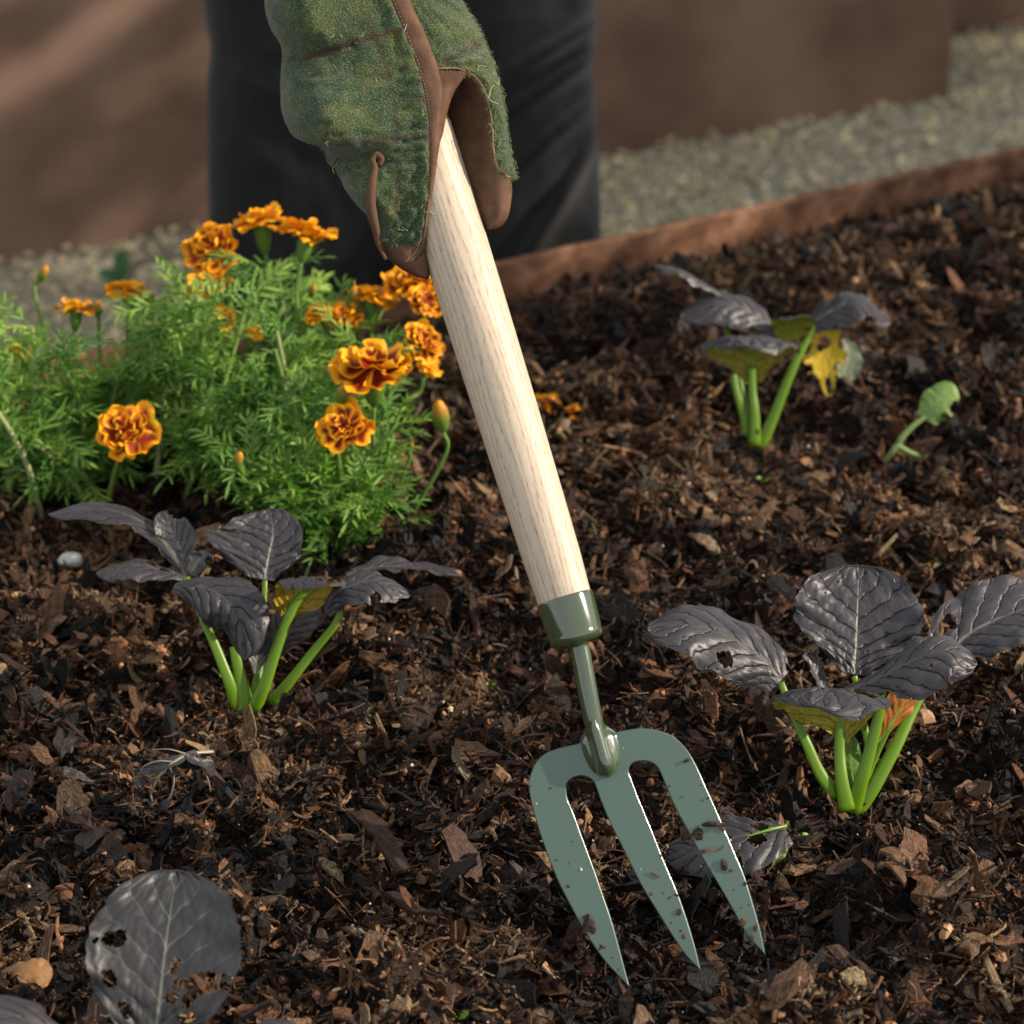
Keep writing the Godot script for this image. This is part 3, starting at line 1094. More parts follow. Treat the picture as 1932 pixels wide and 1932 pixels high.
func build_glove(person: Node3D) -> void:
	var root := Node3D.new()
	root.name = "glove"
	person.add_child(root)
	var base := hand(Vector3(700, 200, 0))
	root.position = base - person.position
	root.set_meta("label", "green tweed gardening glove with brown leather palm gripping the fork handle")
	var r := RandomNumberGenerator.new()
	r.seed = 14
	# back of the hand and index finger
	var ys := [-150, -100, -55, 0, 48, 88, 130, 165, 205, 238, 258, 270, 288, 306, 324, 350, 378, 402, 430, 455, 474]
	var lx := [545, 530, 512, 499, 508, 531, 530, 529, 531, 542, 558, 594, 613, 618, 642, 647, 667, 689, 704, 713, 726]
	var rx := [700, 706, 716, 737, 759, 777, 791, 800, 807, 811, 812, 812, 812, 812, 811, 810, 807, 804, 800, 795, 782]
	var rz := [76, 78, 80, 80, 80, 79, 78, 77, 76, 74, 73, 72, 71, 70, 68, 64, 59, 54, 47, 38, 26]
	var fm := [30, 30, 26, 20, 18, 12, 14, 18, 24, 24, 18, 10, 4, 2, 6, 8, 6, 6, 6, 6, 4]
	var fl := [34, 30, 34, 38, 26, 0, 12, 30, 42, 42, 30, 6, -16, -12, 4, 16, 12, 8, 8, 6, 4]
	var net := []
	for i in ys.size():
		var a := float(lx[i])
		var w := float(rx[i]) - a
		var y := float(ys[i])
		var z := float(rz[i])
		var tilt := -0.10 * w * smoothstep(-60, 60, y) * (1.0 - smoothstep(300, 400, y))
		net.append([Vector3(rx[i], y, z), Vector3(rx[i] - w * 0.16, y + 0.2, z + 8), Vector3(a + w * 0.58, y - tilt * 0.2, z + fm[i]), Vector3(a + w * 0.30, y - tilt * 0.5, z + fl[i]),
			Vector3(a + w * 0.075, y - tilt * 0.4, z - 26 + fl[i] * 0.5), Vector3(a, y, z - 66), Vector3(a + w * 0.12, y, z - 118), Vector3(a + w * 0.5, y, z - 150), Vector3(a + w * 0.85, y, z - 120)])
	var back := skin(net, hand, true, 7, 5, wool_lump)
	put("wool_back", shift(back, base).mesh(M.wool), root)
	# leather fingertip of the index finger
	var tip := []
	for q in [[452, 712, 802, 36], [470, 717, 804, 33], [490, 734, 806, 29], [508, 757, 808, 24], [520, 780, 809, 17], [526, 797, 808, 6], [527, 802, 805, -6]]:
		var w: float = q[2] - q[1]
		net = []
		tip.append([Vector3(q[2], q[0], q[3] - 6), Vector3(q[1] + w * 0.7, q[0] + 1, q[3] + 6), Vector3(q[1] + w * 0.35, q[0] + 1, q[3] + 4), Vector3(q[1] + w * 0.06, q[0], q[3] - 14), Vector3(q[1] + w * 0.05, q[0], q[3] - 50), Vector3(q[1] + w * 0.5, q[0], q[3] - 66), Vector3(q[2], q[0], q[3] - 50)])
	put("leather_fingertip", shift(skin(tip, hand, true, 6, 5), base).mesh(M.leather), root)
	# the stitched leather band along the index side of the palm
	var band := []
	var edge := []
	var by := [-150, -60, 0, 60, 117, 165, 211, 258, 305, 351, 398, 430, 455, 476, 494]
	var bl := [700, 716, 739, 763, 785, 799, 807, 811, 811, 809, 804, 799, 795, 786, 768]
	var bw := [30, 33, 34, 37, 38, 36, 26, 18, 14, 9, 5, 7, 10, 14, 16]
	var bz := [80, 82, 84, 84, 83, 82, 80, 78, 75, 69, 60, 51, 42, 36, 33]
	for i in by.size():
		var z := float(bz[i])
		band.append([Vector3(bl[i] - 2.5, by[i], z - 3), Vector3(bl[i] - 2, by[i], z + 2.5), Vector3(bl[i] + bw[i] * 0.3, by[i], z + 5.5), Vector3(bl[i] + bw[i] * 0.75, by[i], z + 3.5), Vector3(bl[i] + bw[i], by[i], z - 5), Vector3(bl[i] + bw[i] - 2, by[i], z - 22), Vector3(bl[i] + bw[i] * 0.4, by[i], z - 40)])
		edge.append(hand(Vector3(bl[i] - 2, by[i], z + 1.5)))
	put("leather_band", shift(skin(band, hand, false, 5, 5), base).mesh(M.leather), root)
	var raw := MB.new()
	tube(raw, edge, [0.0005, 0.0005], 6, 90)
	put("raw_leather_edge", shift(raw, base).mesh(M.raw_edge), root)
	var st := MB.new()
	for i in 108:
		var t := (i + 0.5) / 108.0
		var p := []
		for k in [-1, 0, 1]:
			var f := clampf(t + k * 0.0026, 0, 1) * (by.size() - 1)
			var j := mini(int(f), by.size() - 2)
			var x := lerpf(bl[j], bl[j + 1], f - j) + 3.6 + (1.0 if k == 0 else 0.0) * 0.2
			p.append(hand(Vector3(x, lerpf(by[j], by[j + 1], f - j), lerpf(bz[j], bz[j + 1], f - j) + 3.2 + (0.9 if k == 0 else 0.0))))
		tube(st, p, [0.00028, 0.00042, 0.00028], 5, 3)
	put("stitching", shift(st, base).mesh(M.thread), root)
	# the leather flap that wraps the handle beside the band
	var flap := []
	for q in [[134, 808, 884, 82, 66], [150, 814, 872, 81, 66], [166, 819, 861, 80, 64], [188, 823, 851, 79, 62], [212, 826, 844, 77, 60], [241, 827, 838, 75, 58], [270, 825, 832, 73, 56], [306, 820, 826, 69, 54], [352, 808, 812, 62, 50], [400, 799, 802, 54, 44], [440, 792, 797, 44, 36]]:
		var w: float = q[2] - q[1]
		flap.append([Vector3(q[1] - 8, q[0], q[3] - 4), Vector3(q[1], q[0], q[3] - 1), Vector3(q[1] + w * 0.55, q[0], q[3] - 3), Vector3(q[2] - 1.5, q[0], q[4] - 1), Vector3(q[2], q[0], q[4] - 6), Vector3(q[2] - 2, q[0], q[4] - 20), Vector3(q[2] - 8, q[0], q[4] - 40)])
	put("leather_flap", shift(skin(flap, hand, false, 4, 5), base).mesh(M.leather), root)
	# thumb: wool outside
	var s := [[735, -150, 72], [748, -90, 72], [764, -20, 74], [782, 40, 76], [800, 90, 78], [813, 128, 76], [838, 129, 71], [862, 129, 66], [884, 137, 62], [901, 150, 58], [915, 174, 54], [924, 205, 52], [929, 240, 52], [931, 280, 50], [937, 312, 44], [947, 326, 36], [956, 332, 30], [963, 334, 20]]
	var o := [[852, -150], [858, -90], [866, -20], [880, 18], [893, 38], [904, 58], [914, 80], [922, 98], [930, 118], [936, 136], [944, 168], [950, 200], [956, 238], [962, 280], [966, 308], [967, 322], [968, 330], [968, 336]]
	net = []
	for i in s.size():
		var a := Vector3(s[i][0], s[i][1], s[i][2])
		var e := Vector3(o[i][0], o[i][1], minf(6.0, a.z - 30.0))
		var arch := 13.0 * (1.0 - smoothstep(10, 17, i))
		net.append([a + Vector3(-3, 1, -7), a, a.lerp(e, 0.33) + Vector3(0, 0, arch + 4), a.lerp(e, 0.70) + Vector3(4, 0, arch * 0.9 + 6), e + Vector3(0, 0, 2), e + Vector3(-8, 0, -34), e.lerp(a, 0.5) + Vector3(0, 0, -100)])
	var thumb := skin(net, hand, false, 8, 4, wool_lump)
	for i in thumb.uv.size():
		thumb.uv[i] += Vector2(0.13, 0.31)
	put("wool_thumb", shift(thumb, base).mesh(M.wool), root)
	# thumb: leather inside and tip
	net = []
	for q in [[[880, 139, 60], [872, 142, 50], [866, 150, 20], [852, 168, -10], [840, 190, -40]], [[901, 151, 57], [886, 158, 34], [872, 172, 2], [856, 190, -24], [838, 206, -50]], [[915, 175, 53], [898, 184, 26], [878, 194, -4], [858, 206, -26], [836, 220, -50]],
			[[924, 206, 51], [906, 212, 22], [884, 218, -6], [860, 226, -26], [836, 236, -48]], [[929, 241, 51], [911, 244, 24], [889, 248, -2], [862, 252, -22], [838, 258, -46]], [[931, 281, 49], [915, 282, 28], [895, 284, 4], [868, 286, -16], [842, 290, -42]],
			[[938, 313, 44], [921, 314, 32], [902, 314, 12], [876, 316, -10], [850, 318, -38]], [[956, 334, 34], [934, 336, 36], [910, 338, 20], [884, 340, -4], [862, 342, -34]], [[962, 350, 22], [944, 354, 36], [918, 358, 26], [892, 360, 0], [872, 362, -30]],
			[[960, 385, 16], [946, 387, 32], [922, 389, 25], [900, 391, 2], [884, 393, -26]], [[953, 412, 12], [941, 415, 25], [924, 417, 20], [908, 417, 2], [898, 417, -22]], [[940, 428, 6], [933, 430, 14], [923, 431, 11], [914, 430, -2], [909, 428, -16]], [[930, 432, -2], [927, 433, 0], [922, 433, 0], [918, 432, -4], [916, 431, -10]]]:
		var line := []
		for p in q:
			line.append(Vector3(p[0], p[1], p[2]))
		var a: Vector3 = line[0]
		net.append([a + Vector3(2, 0, -60 if q[0][1] > 334 else -10), a + (Vector3(4, 0, -22) if q[0][1] > 334 else Vector3(1, 0, -3))] + line)
	put("leather_thumb", shift(skin(net, hand, false, 5, 5), base).mesh(M.leather), root)
	raw = MB.new()
	var rim := []
	for i in range(5, s.size()):
		rim.append(hand(Vector3(s[i][0], s[i][1], s[i][2] + 1)))
	tube(raw, rim, [0.00045, 0.00045], 6, 60)
	put("raw_leather_edge", shift(raw, base).mesh(M.raw_edge), root)
	st = MB.new()
	for i in 46:
		var p := []
		for k in [-1, 0, 1]:
			var f := clampf((i + 0.5 + k * 0.26) / 46.0, 0, 1)
			var w := along(rim, f)
			var inward := (hand(Vector3(870, 260, 20)) - w).normalized()
			p.append(w + inward * 0.0013 - fork_n * 0.0006 + fork_n * (0.0003 if k == 0 else 0.0))
		tube(st, p, [0.0002, 0.0003, 0.0002], 5, 3)
	put("stitching", shift(st, base).mesh(M.thread), root)
	# palm leather behind the handle
	net = []
	for y in [100, 135, 165, 200, 240, 290, 340]:
		net.append([Vector3(800, y, 30), Vector3(812, y, -20), Vector3(835, y, -52), Vector3(862, y, -58), Vector3(892, y, -40), Vector3(912, y, -10)])
	put("leather_palm", shift(skin(net, hand, false, 5, 4), base).mesh(M.leather), root)
	# the other three fingers, closed round the back of the handle
	for q in [[[[640, 225, -10], [672, 315, -4], [712, 376, -22], [770, 392, -74], [830, 350, -96], [856, 300, -60]], 0.0098], [[[625, 190, -50], [650, 262, -58], [682, 322, -80], [755, 350, -118], [822, 310, -118], [852, 270, -70]], 0.0100], [[[615, 150, -80], [640, 215, -95], [680, 280, -120], [740, 300, -145], [805, 270, -130], [842, 240, -84]], 0.0090]]:
		var p := []
		for e in q[0]:
			p.append(hand(Vector3(e[0], e[1], e[2])))
		var b := MB.new()
		tube(b, p, [q[1] * 1.1, q[1], q[1] * 0.95, q[1] * 1.0, q[1] * 0.9, q[1] * 0.55], 20, 40)
		for i in b.uv.size():
			b.uv[i] = Vector2(b.uv[i].x * 0.25, b.uv[i].y * 10.0)
		put("finger", shift(b, base).mesh(M.wool), root)
	# knitted gusset between index and middle finger
	var g := MB.new()
	var gp := []
	for q in [[716, 312, 78], [720, 300, 80], [711, 292, 80], [703, 302, 80], [707, 318, 80], [702, 345, 84], [699, 375, 76], [702, 405, 64], [709, 432, 50], [715, 462, 34], [728, 490, 28]]:
		gp.append(hand(Vector3(q[0], q[1], q[2])))
	tube(g, gp, [0.0012, 0.0014, 0.0015, 0.0015, 0.0017, 0.0022, 0.0026, 0.0026, 0.0020, 0.0013, 0.0008], 12, 70)
	for i in g.v.size():
		g.v[i] += fork_n * 0.0002 * sin(g.uv[i].y * 9000.0) * sin(g.uv[i].x * TAU * 5.0)
	put("knitted_gusset", shift(g, base).mesh(M.knit), root)
	# loose fibres of the cloth
	var spots := []
	fluff(back, r, 11000, spots, 0.0)
	fluff(thumb, r, 4000, spots, 0.0)
	for b in [back, thumb]:      # and a few long pale hairs felted flat on the face
		var n: PackedVector3Array = b.normals()
		for i in (320 if b == back else 24):
			var k: int = r.randi() % int(b.v.size())
			var t := Vector3(r.randfn(), r.randfn(), r.randfn()).normalized()
			var d := (t - n[k] * t.dot(n[k])).normalized()
			var l := 0.0052 * exp(r.randfn(0, 0.3))
			spots.append([Transform3D(Basis(d.cross(n[k]).normalized() * l * 1.5, n[k] * l * 0.5, d * l), b.v[k] + n[k] * 0.0004), Color(0.42, 0.44, 0.24) if r.randf() < 0.7 else Color(0.5, 0.42, 0.14)])
	var curls := []
	for i in 4:
		var b := MB.new()
		var p := []
		for j in 5:
			p.append(Vector3(r.randf_range(-0.25, 0.25), r.randf_range(0.0, 0.28) + 0.1 * sin(j * 1.6), j / 4.0 - 0.3))
		tube(b, p, [0.016, 0.013], 3, 6, 1.0, Vector3.ZERO, Color.WHITE, false)
		curls.append(b)
	var fuzz := Node3D.new()
	for k in 4:
		var mm := MultiMesh.new()
		mm.transform_format = MultiMesh.TRANSFORM_3D
		mm.use_colors = true
		mm.mesh = curls[k].mesh(M.fibre)
		var mine := []
		for i in range(k, spots.size(), 4):
			mine.append(spots[i])
		mm.instance_count = mine.size()
		for i in mine.size():
			mm.set_instance_transform(i, mine[i][0])
			mm.set_instance_color(i, mine[i][1])
		var f := MultiMeshInstance3D.new()
		f.name = "wool_fibres"
		f.multimesh = mm
		f.set_meta("kind", "stuff")
		root.add_child(f, true)


# ---------------------------------------------------------------- the gardener
func build_person() -> Node3D:
	var foot := on_level(760, 700, GRAVEL)
	foot = at(760, 560, 2.27)
	var stand := Vector3(foot.x, GRAVEL, foot.z)
	var person := thing("person", "person in dark trousers standing behind the bed, leaning down in a tweed glove", "person", stand)
	var zc := 2.27
	var world := func(p: Vector3) -> Vector3: return at(p.x, p.y, zc - p.z * 0.000417) - stand
	var fold := func(p: Vector3) -> Vector3:
		# the folds of the cloth, slanting down from the outside of each knee
		var q := p
		var d := 0.0
		for f in [[1130, 40, 0.60, 55, 24], [1130, 105, 0.62, 62, 22], [1130, 185, 0.85, 60, 24], [1110, 300, 1.6, 50, 28], [400, 120, -0.5, 10, 26], [410, 60, -0.35, 9, 22], [420, 240, -0.8, 8, 34], [640, 330, -1.5, 8, 30]]:
			var away: float = (p.y - f[1]) - (f[0] - p.x) * f[2]
			d += f[3] * exp(-pow(away / f[4], 2.0)) * exp(-pow((p.x - f[0]) / 190.0, 2.0))
		d += lumps.get_noise_2d(p.x * 0.05, p.y * 0.03) * 7.0
		return q + Vector3(0, 0, d)
	for leg in [[[-560, 330, 760, 120], [-300, 345, 765, 118], [-120, 366, 765, 112], [0, 383, 765, 104], [45, 388, 765, 104], [90, 396, 765, 104], [150, 391, 765, 102], [250, 390, 765, 98], [350, 392, 765, 94], [450, 394, 760, 90], [560, 396, 755, 86], [700, 400, 740, 84], [830, 405, 680, 82], [1010, 404, 680, 82]],
			[[-560, 770, 1185, 130], [-300, 785, 1170, 132], [-120, 800, 1146, 138], [0, 740, 1124, 140], [45, 744, 1128, 142], [90, 744, 1122, 138], [150, 744, 1120, 132], [250, 744, 1126, 126], [350, 744, 1132, 118], [450, 750, 1134, 112], [560, 760, 1136, 108], [700, 780, 1136, 104], [830, 856, 1132, 100], [1010, 856, 1132, 100]]]:
		var net := []
		for q in leg:
			var cx: float = (q[1] + q[2]) * 0.5
			var hw: float = (q[2] - q[1]) * 0.5
			var row := []
			for k in 12:
				var a := TAU * k / 12.0
				row.append(Vector3(cx - cos(a) * hw, q[0], sin(a) * q[3] * 1.25))
			net.append(row)
		put("trouser_leg", skin(net, world, true, 10, 8, fold).mesh(M.trouser), person)
	# shoes on the gravel
	for x in [545.0, 995.0]:
		var ankle: Vector3 = world.call(Vector3(x, 1010, 0))
		var b := MB.new()
		var prof := [[-0.075, 0.030, 0.05], [-0.06, 0.040, 0.085], [0.0, 0.044, 0.095], [0.06, 0.046, 0.075], [0.12, 0.050, 0.055], [0.17, 0.042, 0.042], [0.195, 0.022, 0.028]]
		var net := []
		for q in prof:
			var row := []
			for k in 10:
				var a := TAU * k / 10.0
				row.append(Vector3(ankle.x + cos(a) * q[1], maxf(0.002, q[2] * 0.5 + sin(a) * q[2] * 0.56), ankle.z + q[0]))
			net.append(row)
		put("shoe", skin(net, func(p): return p, true, 3, 4).mesh(M.shoe), person)
	# the stooping upper body, above the picture: hips, back, shoulders, head and both arms in one surface
	var hipl: Vector3 = world.call(Vector3(560, -560, 0))
	var hipr: Vector3 = world.call(Vector3(960, -560, 0))
	var wrist := hand(Vector3(630, -150, -20)) - stand
	var chest := (hipl + hipr) * 0.5 + Vector3(0, 0.42, 0.24)
	var sl := chest + Vector3(-0.17, 0.06, 0.03)
	var sr := chest + Vector3(0.17, 0.06, 0.03)
	var elbow := (sl + wrist) * 0.5 + Vector3(-0.10, 0.06, -0.05)
	var bones := [[hipl, hipr, 0.13, 0.13], [(hipl + hipr) * 0.5, chest, 0.15, 0.16], [sl, sr, 0.085, 0.085], [sl, elbow, 0.062, 0.05], [elbow, wrist, 0.05, 0.036],
		[sr, sr + Vector3(0.08, -0.26, 0.02), 0.062, 0.05], [sr + Vector3(0.08, -0.26, 0.02), hipr + Vector3(0.06, -0.02, 0.13), 0.05, 0.042], [chest + Vector3(0, 0.05, 0.06), chest + Vector3(0, 0.19, 0.15), 0.065, 0.06], [chest + Vector3(0, 0.22, 0.17), chest + Vector3(0, 0.27, 0.19), 0.095, 0.10]]
	put("jacket", blob(bones, 0.022, 0.03).mesh(M.jacket), person)
	build_glove(person)
	return person


func blob(bones: Array, cell: float, soft: float) -> MB:      # tapered capsules melted together, meshed as surface nets
	var lo := Vector3.INF
	var hi := -Vector3.INF
	for q in bones:
		var rr := maxf(q[2], q[3]) + soft + cell * 2
		for e in [q[0], q[1]]:
			lo = lo.min(e - Vector3.ONE * rr)
			hi = hi.max(e + Vector3.ONE * rr)
	var n := Vector3i(((hi - lo) / cell).ceil()) + Vector3i.ONE
	var f := PackedFloat32Array()
	f.resize(n.x * n.y * n.z)
	f.fill(1.0)
	for q in bones:
		var a: Vector3 = q[0]
		var ab: Vector3 = q[1] - a
		var rr := maxf(q[2], q[3]) + soft + cell * 2
		var i0 := Vector3i((a.min(q[1]) - Vector3.ONE * rr - lo) / cell).clamp(Vector3i.ZERO, n - Vector3i.ONE)
		var i1 := Vector3i((a.max(q[1]) + Vector3.ONE * rr - lo) / cell).clamp(Vector3i.ZERO, n - Vector3i.ONE)
		for z in range(i0.z, i1.z + 1):
			for y in range(i0.y, i1.y + 1):
				for x in range(i0.x, i1.x + 1):
					var p := lo + Vector3(x, y, z) * cell
					var t := clampf((p - a).dot(ab) / ab.length_squared(), 0, 1)
					var d: float = (p - a - ab * t).length() - lerpf(q[2], q[3], t)
					var k := (z * n.y + y) * n.x + x
					var h := clampf(0.5 + 0.5 * (f[k] - d) / soft, 0, 1)
					f[k] = lerpf(f[k], d, h) - soft * h * (1.0 - h) if f[k] < 0.9 else d
	var b := MB.new()
	var at_cell := {}
	var step := [1, n.x, n.x * n.y]
	for z in n.z - 1:
		for y in n.y - 1:
			for x in n.x - 1:
				var k := (z * n.y + y) * n.x + x
				var sum := Vector3.ZERO
				var cnt := 0
				for e in [[0, 0, 0, 0], [0, 1, 0, 0], [0, 0, 1, 0], [0, 1, 1, 0], [1, 0, 0, 0], [1, 1, 0, 0], [1, 0, 1, 0], [1, 1, 1, 0], [2, 0, 0, 0], [2, 1, 0, 0], [2, 0, 1, 0], [2, 1, 1, 0]]:
					var ax: int = e[0]
					var u := (ax + 1) % 3
					var w := (ax + 2) % 3
					var k0: int = k + e[1] * step[u] + e[2] * step[w]
					var fa := f[k0]
					var fb := f[k0 + step[ax]]
					if (fa < 0) != (fb < 0):
						var p := Vector3.ZERO
						p[u] = e[1]
						p[w] = e[2]
						p[ax] = fa / (fa - fb)
						sum += p
						cnt += 1
				if cnt:
					at_cell[k] = b.add(lo + (Vector3(x, y, z) + sum / cnt) * cell)
	for k in at_cell:
		for ax in 3:
			var u := (ax + 1) % 3
			var w := (ax + 2) % 3
			if (f[k] < 0) != (f[k + step[ax]] < 0):
				var k1: int = k - step[u]
				var k2: int = k - step[u] - step[w]
				var k3: int = k - step[w]
				if at_cell.has(k1) and at_cell.has(k2) and at_cell.has(k3):
					if f[k] < 0:
						b.quad(at_cell[k], at_cell[k3], at_cell[k2], at_cell[k1])
					else:
						b.quad(at_cell[k], at_cell[k1], at_cell[k2], at_cell[k3])
	return b


# ---------------------------------------------------------------- leaves
func leaf(mid: Array, n0: Vector3, n1: Vector3, hw: float, o: Dictionary) -> ArrayMesh:
	# mid: points along the midrib; n0, n1: which way the upper side looks at the stalk and at the tip; hw: half width
	# o: peak, neck, cup (bends the sides up, or down when negative), holes [u, t, ru, rt], wave, under (colour), seed, pale
	var nt := clampi(int(hw * 2700.0), 26, 92)
	var nu := clampi(int(hw * 2400.0), 22, 84)
	var peak: float = o.get("peak", 0.6)
	var neck: float = o.get("neck", 0.14)
	var cup: float = o.get("cup", 0.5)
	var sd: int = o.get("seed", 1)
	var holes: Array = o.get("holes", [])
	var wave: float = o.get("wave", 0.05)
	var skew: float = o.get("skew", 0.0)
	var under: Color = o.get("under", Color(0.13, 0.115, 0.018))
	var top: Color = o.get("top", Color(0.050, 0.045, 0.052))
	var blister: float = o.get("blister", 1.0)
	var length := 0.0
	for i in 20:
		length += along(mid, i / 20.0).distance_to(along(mid, (i + 1) / 20.0))
	var pos := []
	var colt := []
	var colu := []
	var uvs := []
	var keep := []
	for i in nt + 1:
		var t := float(i) / nt
		var c := along(mid, t)
		var tan := (along(mid, minf(t + 0.02, 1.0)) - along(mid, maxf(t - 0.02, 0.0))).normalized()
		var n := n0.lerp(n1, t)
		var s := tan.cross(n).normalized()
		n = s.cross(tan).normalized()
		var w: float
		if t < peak:
			var q := t / peak
			w = neck + (1.0 - neck) * pow(q * q * (3.0 - 2.0 * q), 0.8)
		else:
			w = sqrt(maxf(0.0, 1.0 - pow((t - peak) / (1.0 - peak), 2.1)))
		for j in nu + 1:
			var u := j * 2.0 / nu - 1.0
			var au := absf(u)
			var ww := hw * maxf(w, 0.012) * (1.0 + 0.05 * lumps.get_noise_2d(t * 60.0 + sd * 31.0, signf(u) * 40.0)) * (1.0 + skew * u)
			var a := cup * au
			var x := ww * (sin(a) / cup if absf(cup) > 0.01 else au) * signf(u)
			var y := ww * ((1.0 - cos(a)) / cup if absf(cup) > 0.01 else 0.0)
			# veins: a sunken midrib, side veins that sweep forward, and a net between them
			var off := 0.02 if u > 0 else 0.0
			var f := (t + off - 0.32 * pow(au, 0.85)) / 0.15
			var dm := au * ww
			var rise := pow(absf(sin(PI * f)), 0.7) * smoothstep(0.0, 0.25, au) * smoothstep(1.0, 0.85, au) * smoothstep(0.0, 0.1, t)
			y += blister * 0.0009 * rise * minf(1.0, hw / 0.02)
			y += wave * 1.6 * ww * pow(au, 2.5) * (sin(t * 14.0 + sd + u * 1.5) + 0.7 * sin(t * 31.0 + sd * 2.0 + u * 3.0)) + hw * 0.022 * lumps.get_noise_2d(t * 30.0 + sd * 17.0, u * 18.0)
			pos.append(c + s * x + n * y)
			var speck := 1.0 + 0.25 * wob.get_noise_2d(t * 90.0 + sd * 50.0, u * 60.0)
			var vein := exp(-pow(dm / (0.0011 * (1.15 - t)), 2.0)) * (1.0 - t * 0.75)
			var ct := Color(top.r * speck, top.g * speck, top.b * speck).lerp(Color(0.25, 0.26, 0.20), vein * float(o.get("pale", 0.7)))
			var cu := under
			cu = cu.lerp(Color(0.16, 0.33, 0.03), clampf(vein * 1.3, 0, 1))
			colt.append(ct)
			colu.append(cu)
			uvs.append(Vector2(u * 0.5 + 0.5, t))
			var k := 1.0
			for h in holes:
				var ang := atan2(u - h[0], (t - h[1]) * 1.3)
				var edge := 1.0 + 0.42 * lumps.get_noise_2d(cos(ang) * 22.0 + h[0] * 70.0, sin(ang) * 22.0 + h[1] * 90.0 + sd * 9.0) + 0.2 * wob.get_noise_2d(cos(ang) * 60.0 + h[0] * 70.0, sin(ang) * 60.0)
				k = minf(k, sqrt(pow((u - h[0]) / h[2], 2.0) + pow((t - h[1]) / h[3], 2.0)) - edge)
			keep.append(k)
	var up := MB.new()
	var cu2 := PackedColorArray()
	for i in pos.size():
		up.add(pos[i], colt[i], uvs[i])
		cu2.append(colu[i])
	var cuts := {}
	for i in nt:
		for j in nu:
			var a := i * (nu + 1) + j
			for q in [[a, a + 1, a + nu + 2], [a, a + nu + 2, a + nu + 1]]:
				var inside := 0
				for e in q:
					inside += 1 if keep[e] > 0 else 0
				if inside == 3:
					up.tri(q[0], q[1], q[2])
				elif inside:
					var poly := []
					for e in 3:
						var v0: int = q[e]
						var v1: int = q[(e + 1) % 3]
						if keep[v0] > 0:
							poly.append(v0)
						if (keep[v0] > 0) != (keep[v1] > 0):
							var key := Vector2i(mini(v0, v1), maxi(v0, v1))
							if not cuts.has(key):
								var t: float = keep[key.x] / (keep[key.x] - keep[key.y])
								cuts[key] = up.add(pos[key.x].lerp(pos[key.y], t), Color(0.22, 0.19, 0.12).lerp(colt[key.x], 0.45), uvs[key.x].lerp(uvs[key.y], t))
								cu2.append(colu[key.x].lerp(colu[key.y], t))
							poly.append(cuts[key])
					for e in range(1, poly.size() - 1):
						up.tri(poly[0], poly[e], poly[e + 1])
	var n := up.normals()
	var low := MB.new()
	for i in up.v.size():
		low.add(up.v[i] - n[i] * 0.00022, cu2[i], up.uv[i])
		up.v[i] += n[i] * 0.00022
	# the surfaces face up when the winding is turned to match
	low.idx = up.idx.duplicate()
	var flipped := (up.v[0] - low.v[0]).dot(n0) < 0
	low.flip()
	if flipped:
		var tc := up.c
		up.c = low.c
		low.c = tc
	var m := ArrayMesh.new()
	var kind: int = o.get("veins", sd % 4 / 2)
	var mt: Material = M.plain_leaf if o.has("plain") else M["leaf_top_%d" % kind]
	var mu: Material = M.plain_leaf if o.has("plain") else M["leaf_under_%d" % kind]
	up.into(m, mu if flipped else mt)
	low.into(m, mt if flipped else mu)
	return m


func seen(list: Array, z: float, base: Vector3) -> Array:      # [x, y, millimetres nearer than the plant's foot]
	var o := []
	for q in list:
		o.append(at(q[0], q[1], z - q[2] * 0.001) - base)
	return o


func px(z: float) -> float:      # metres to one picture unit at that depth
	return z / FOCAL


func stalk(root: Node3D, pts: Array, r0: float, r1: float, flat_k := 0.5) -> void:
	var b := MB.new()
	tube(b, pts, [r0 * 1.2, r0 * 0.9, r0 * 0.74, r1 * 0.8], 14, 20, flat_k, cam_dir(0.15, 0.3, 1))
	for i in b.v.size():
		var t := b.uv[i].y
		b.c[i] = Color(0.115, 0.235, 0.006).lerp(Color(0.17, 0.30, 0.018), 0.5 + 0.5 * sin(b.uv[i].x * TAU * 3.0))
	put("stalk", b.mesh(M.stalk), root)


func mustard(called: String, label: String, foot: Vector2, group: String, leaves: Array, stalks: Array) -> Node3D:
	var p := on_level(foot.x, foot.y)
	var z := depth_of(p)
	var root := thing(called, label, "plant", p, group)
	for q in stalks:
		stalk(root, seen(q[0], z, p), q[1] * px(z), q[2] * px(z))
	for q in leaves:
		var o: Dictionary = q[4]
		var lf := put("leaf", leaf(seen(q[0], z, p), cam_dir(q[1][0], q[1][1], q[1][2]), cam_dir(q[2][0], q[2][1], q[2][2]), q[3] * px(z), o), root)
		if o.has("label"):
			lf.set_meta("label", o.label)
	return root


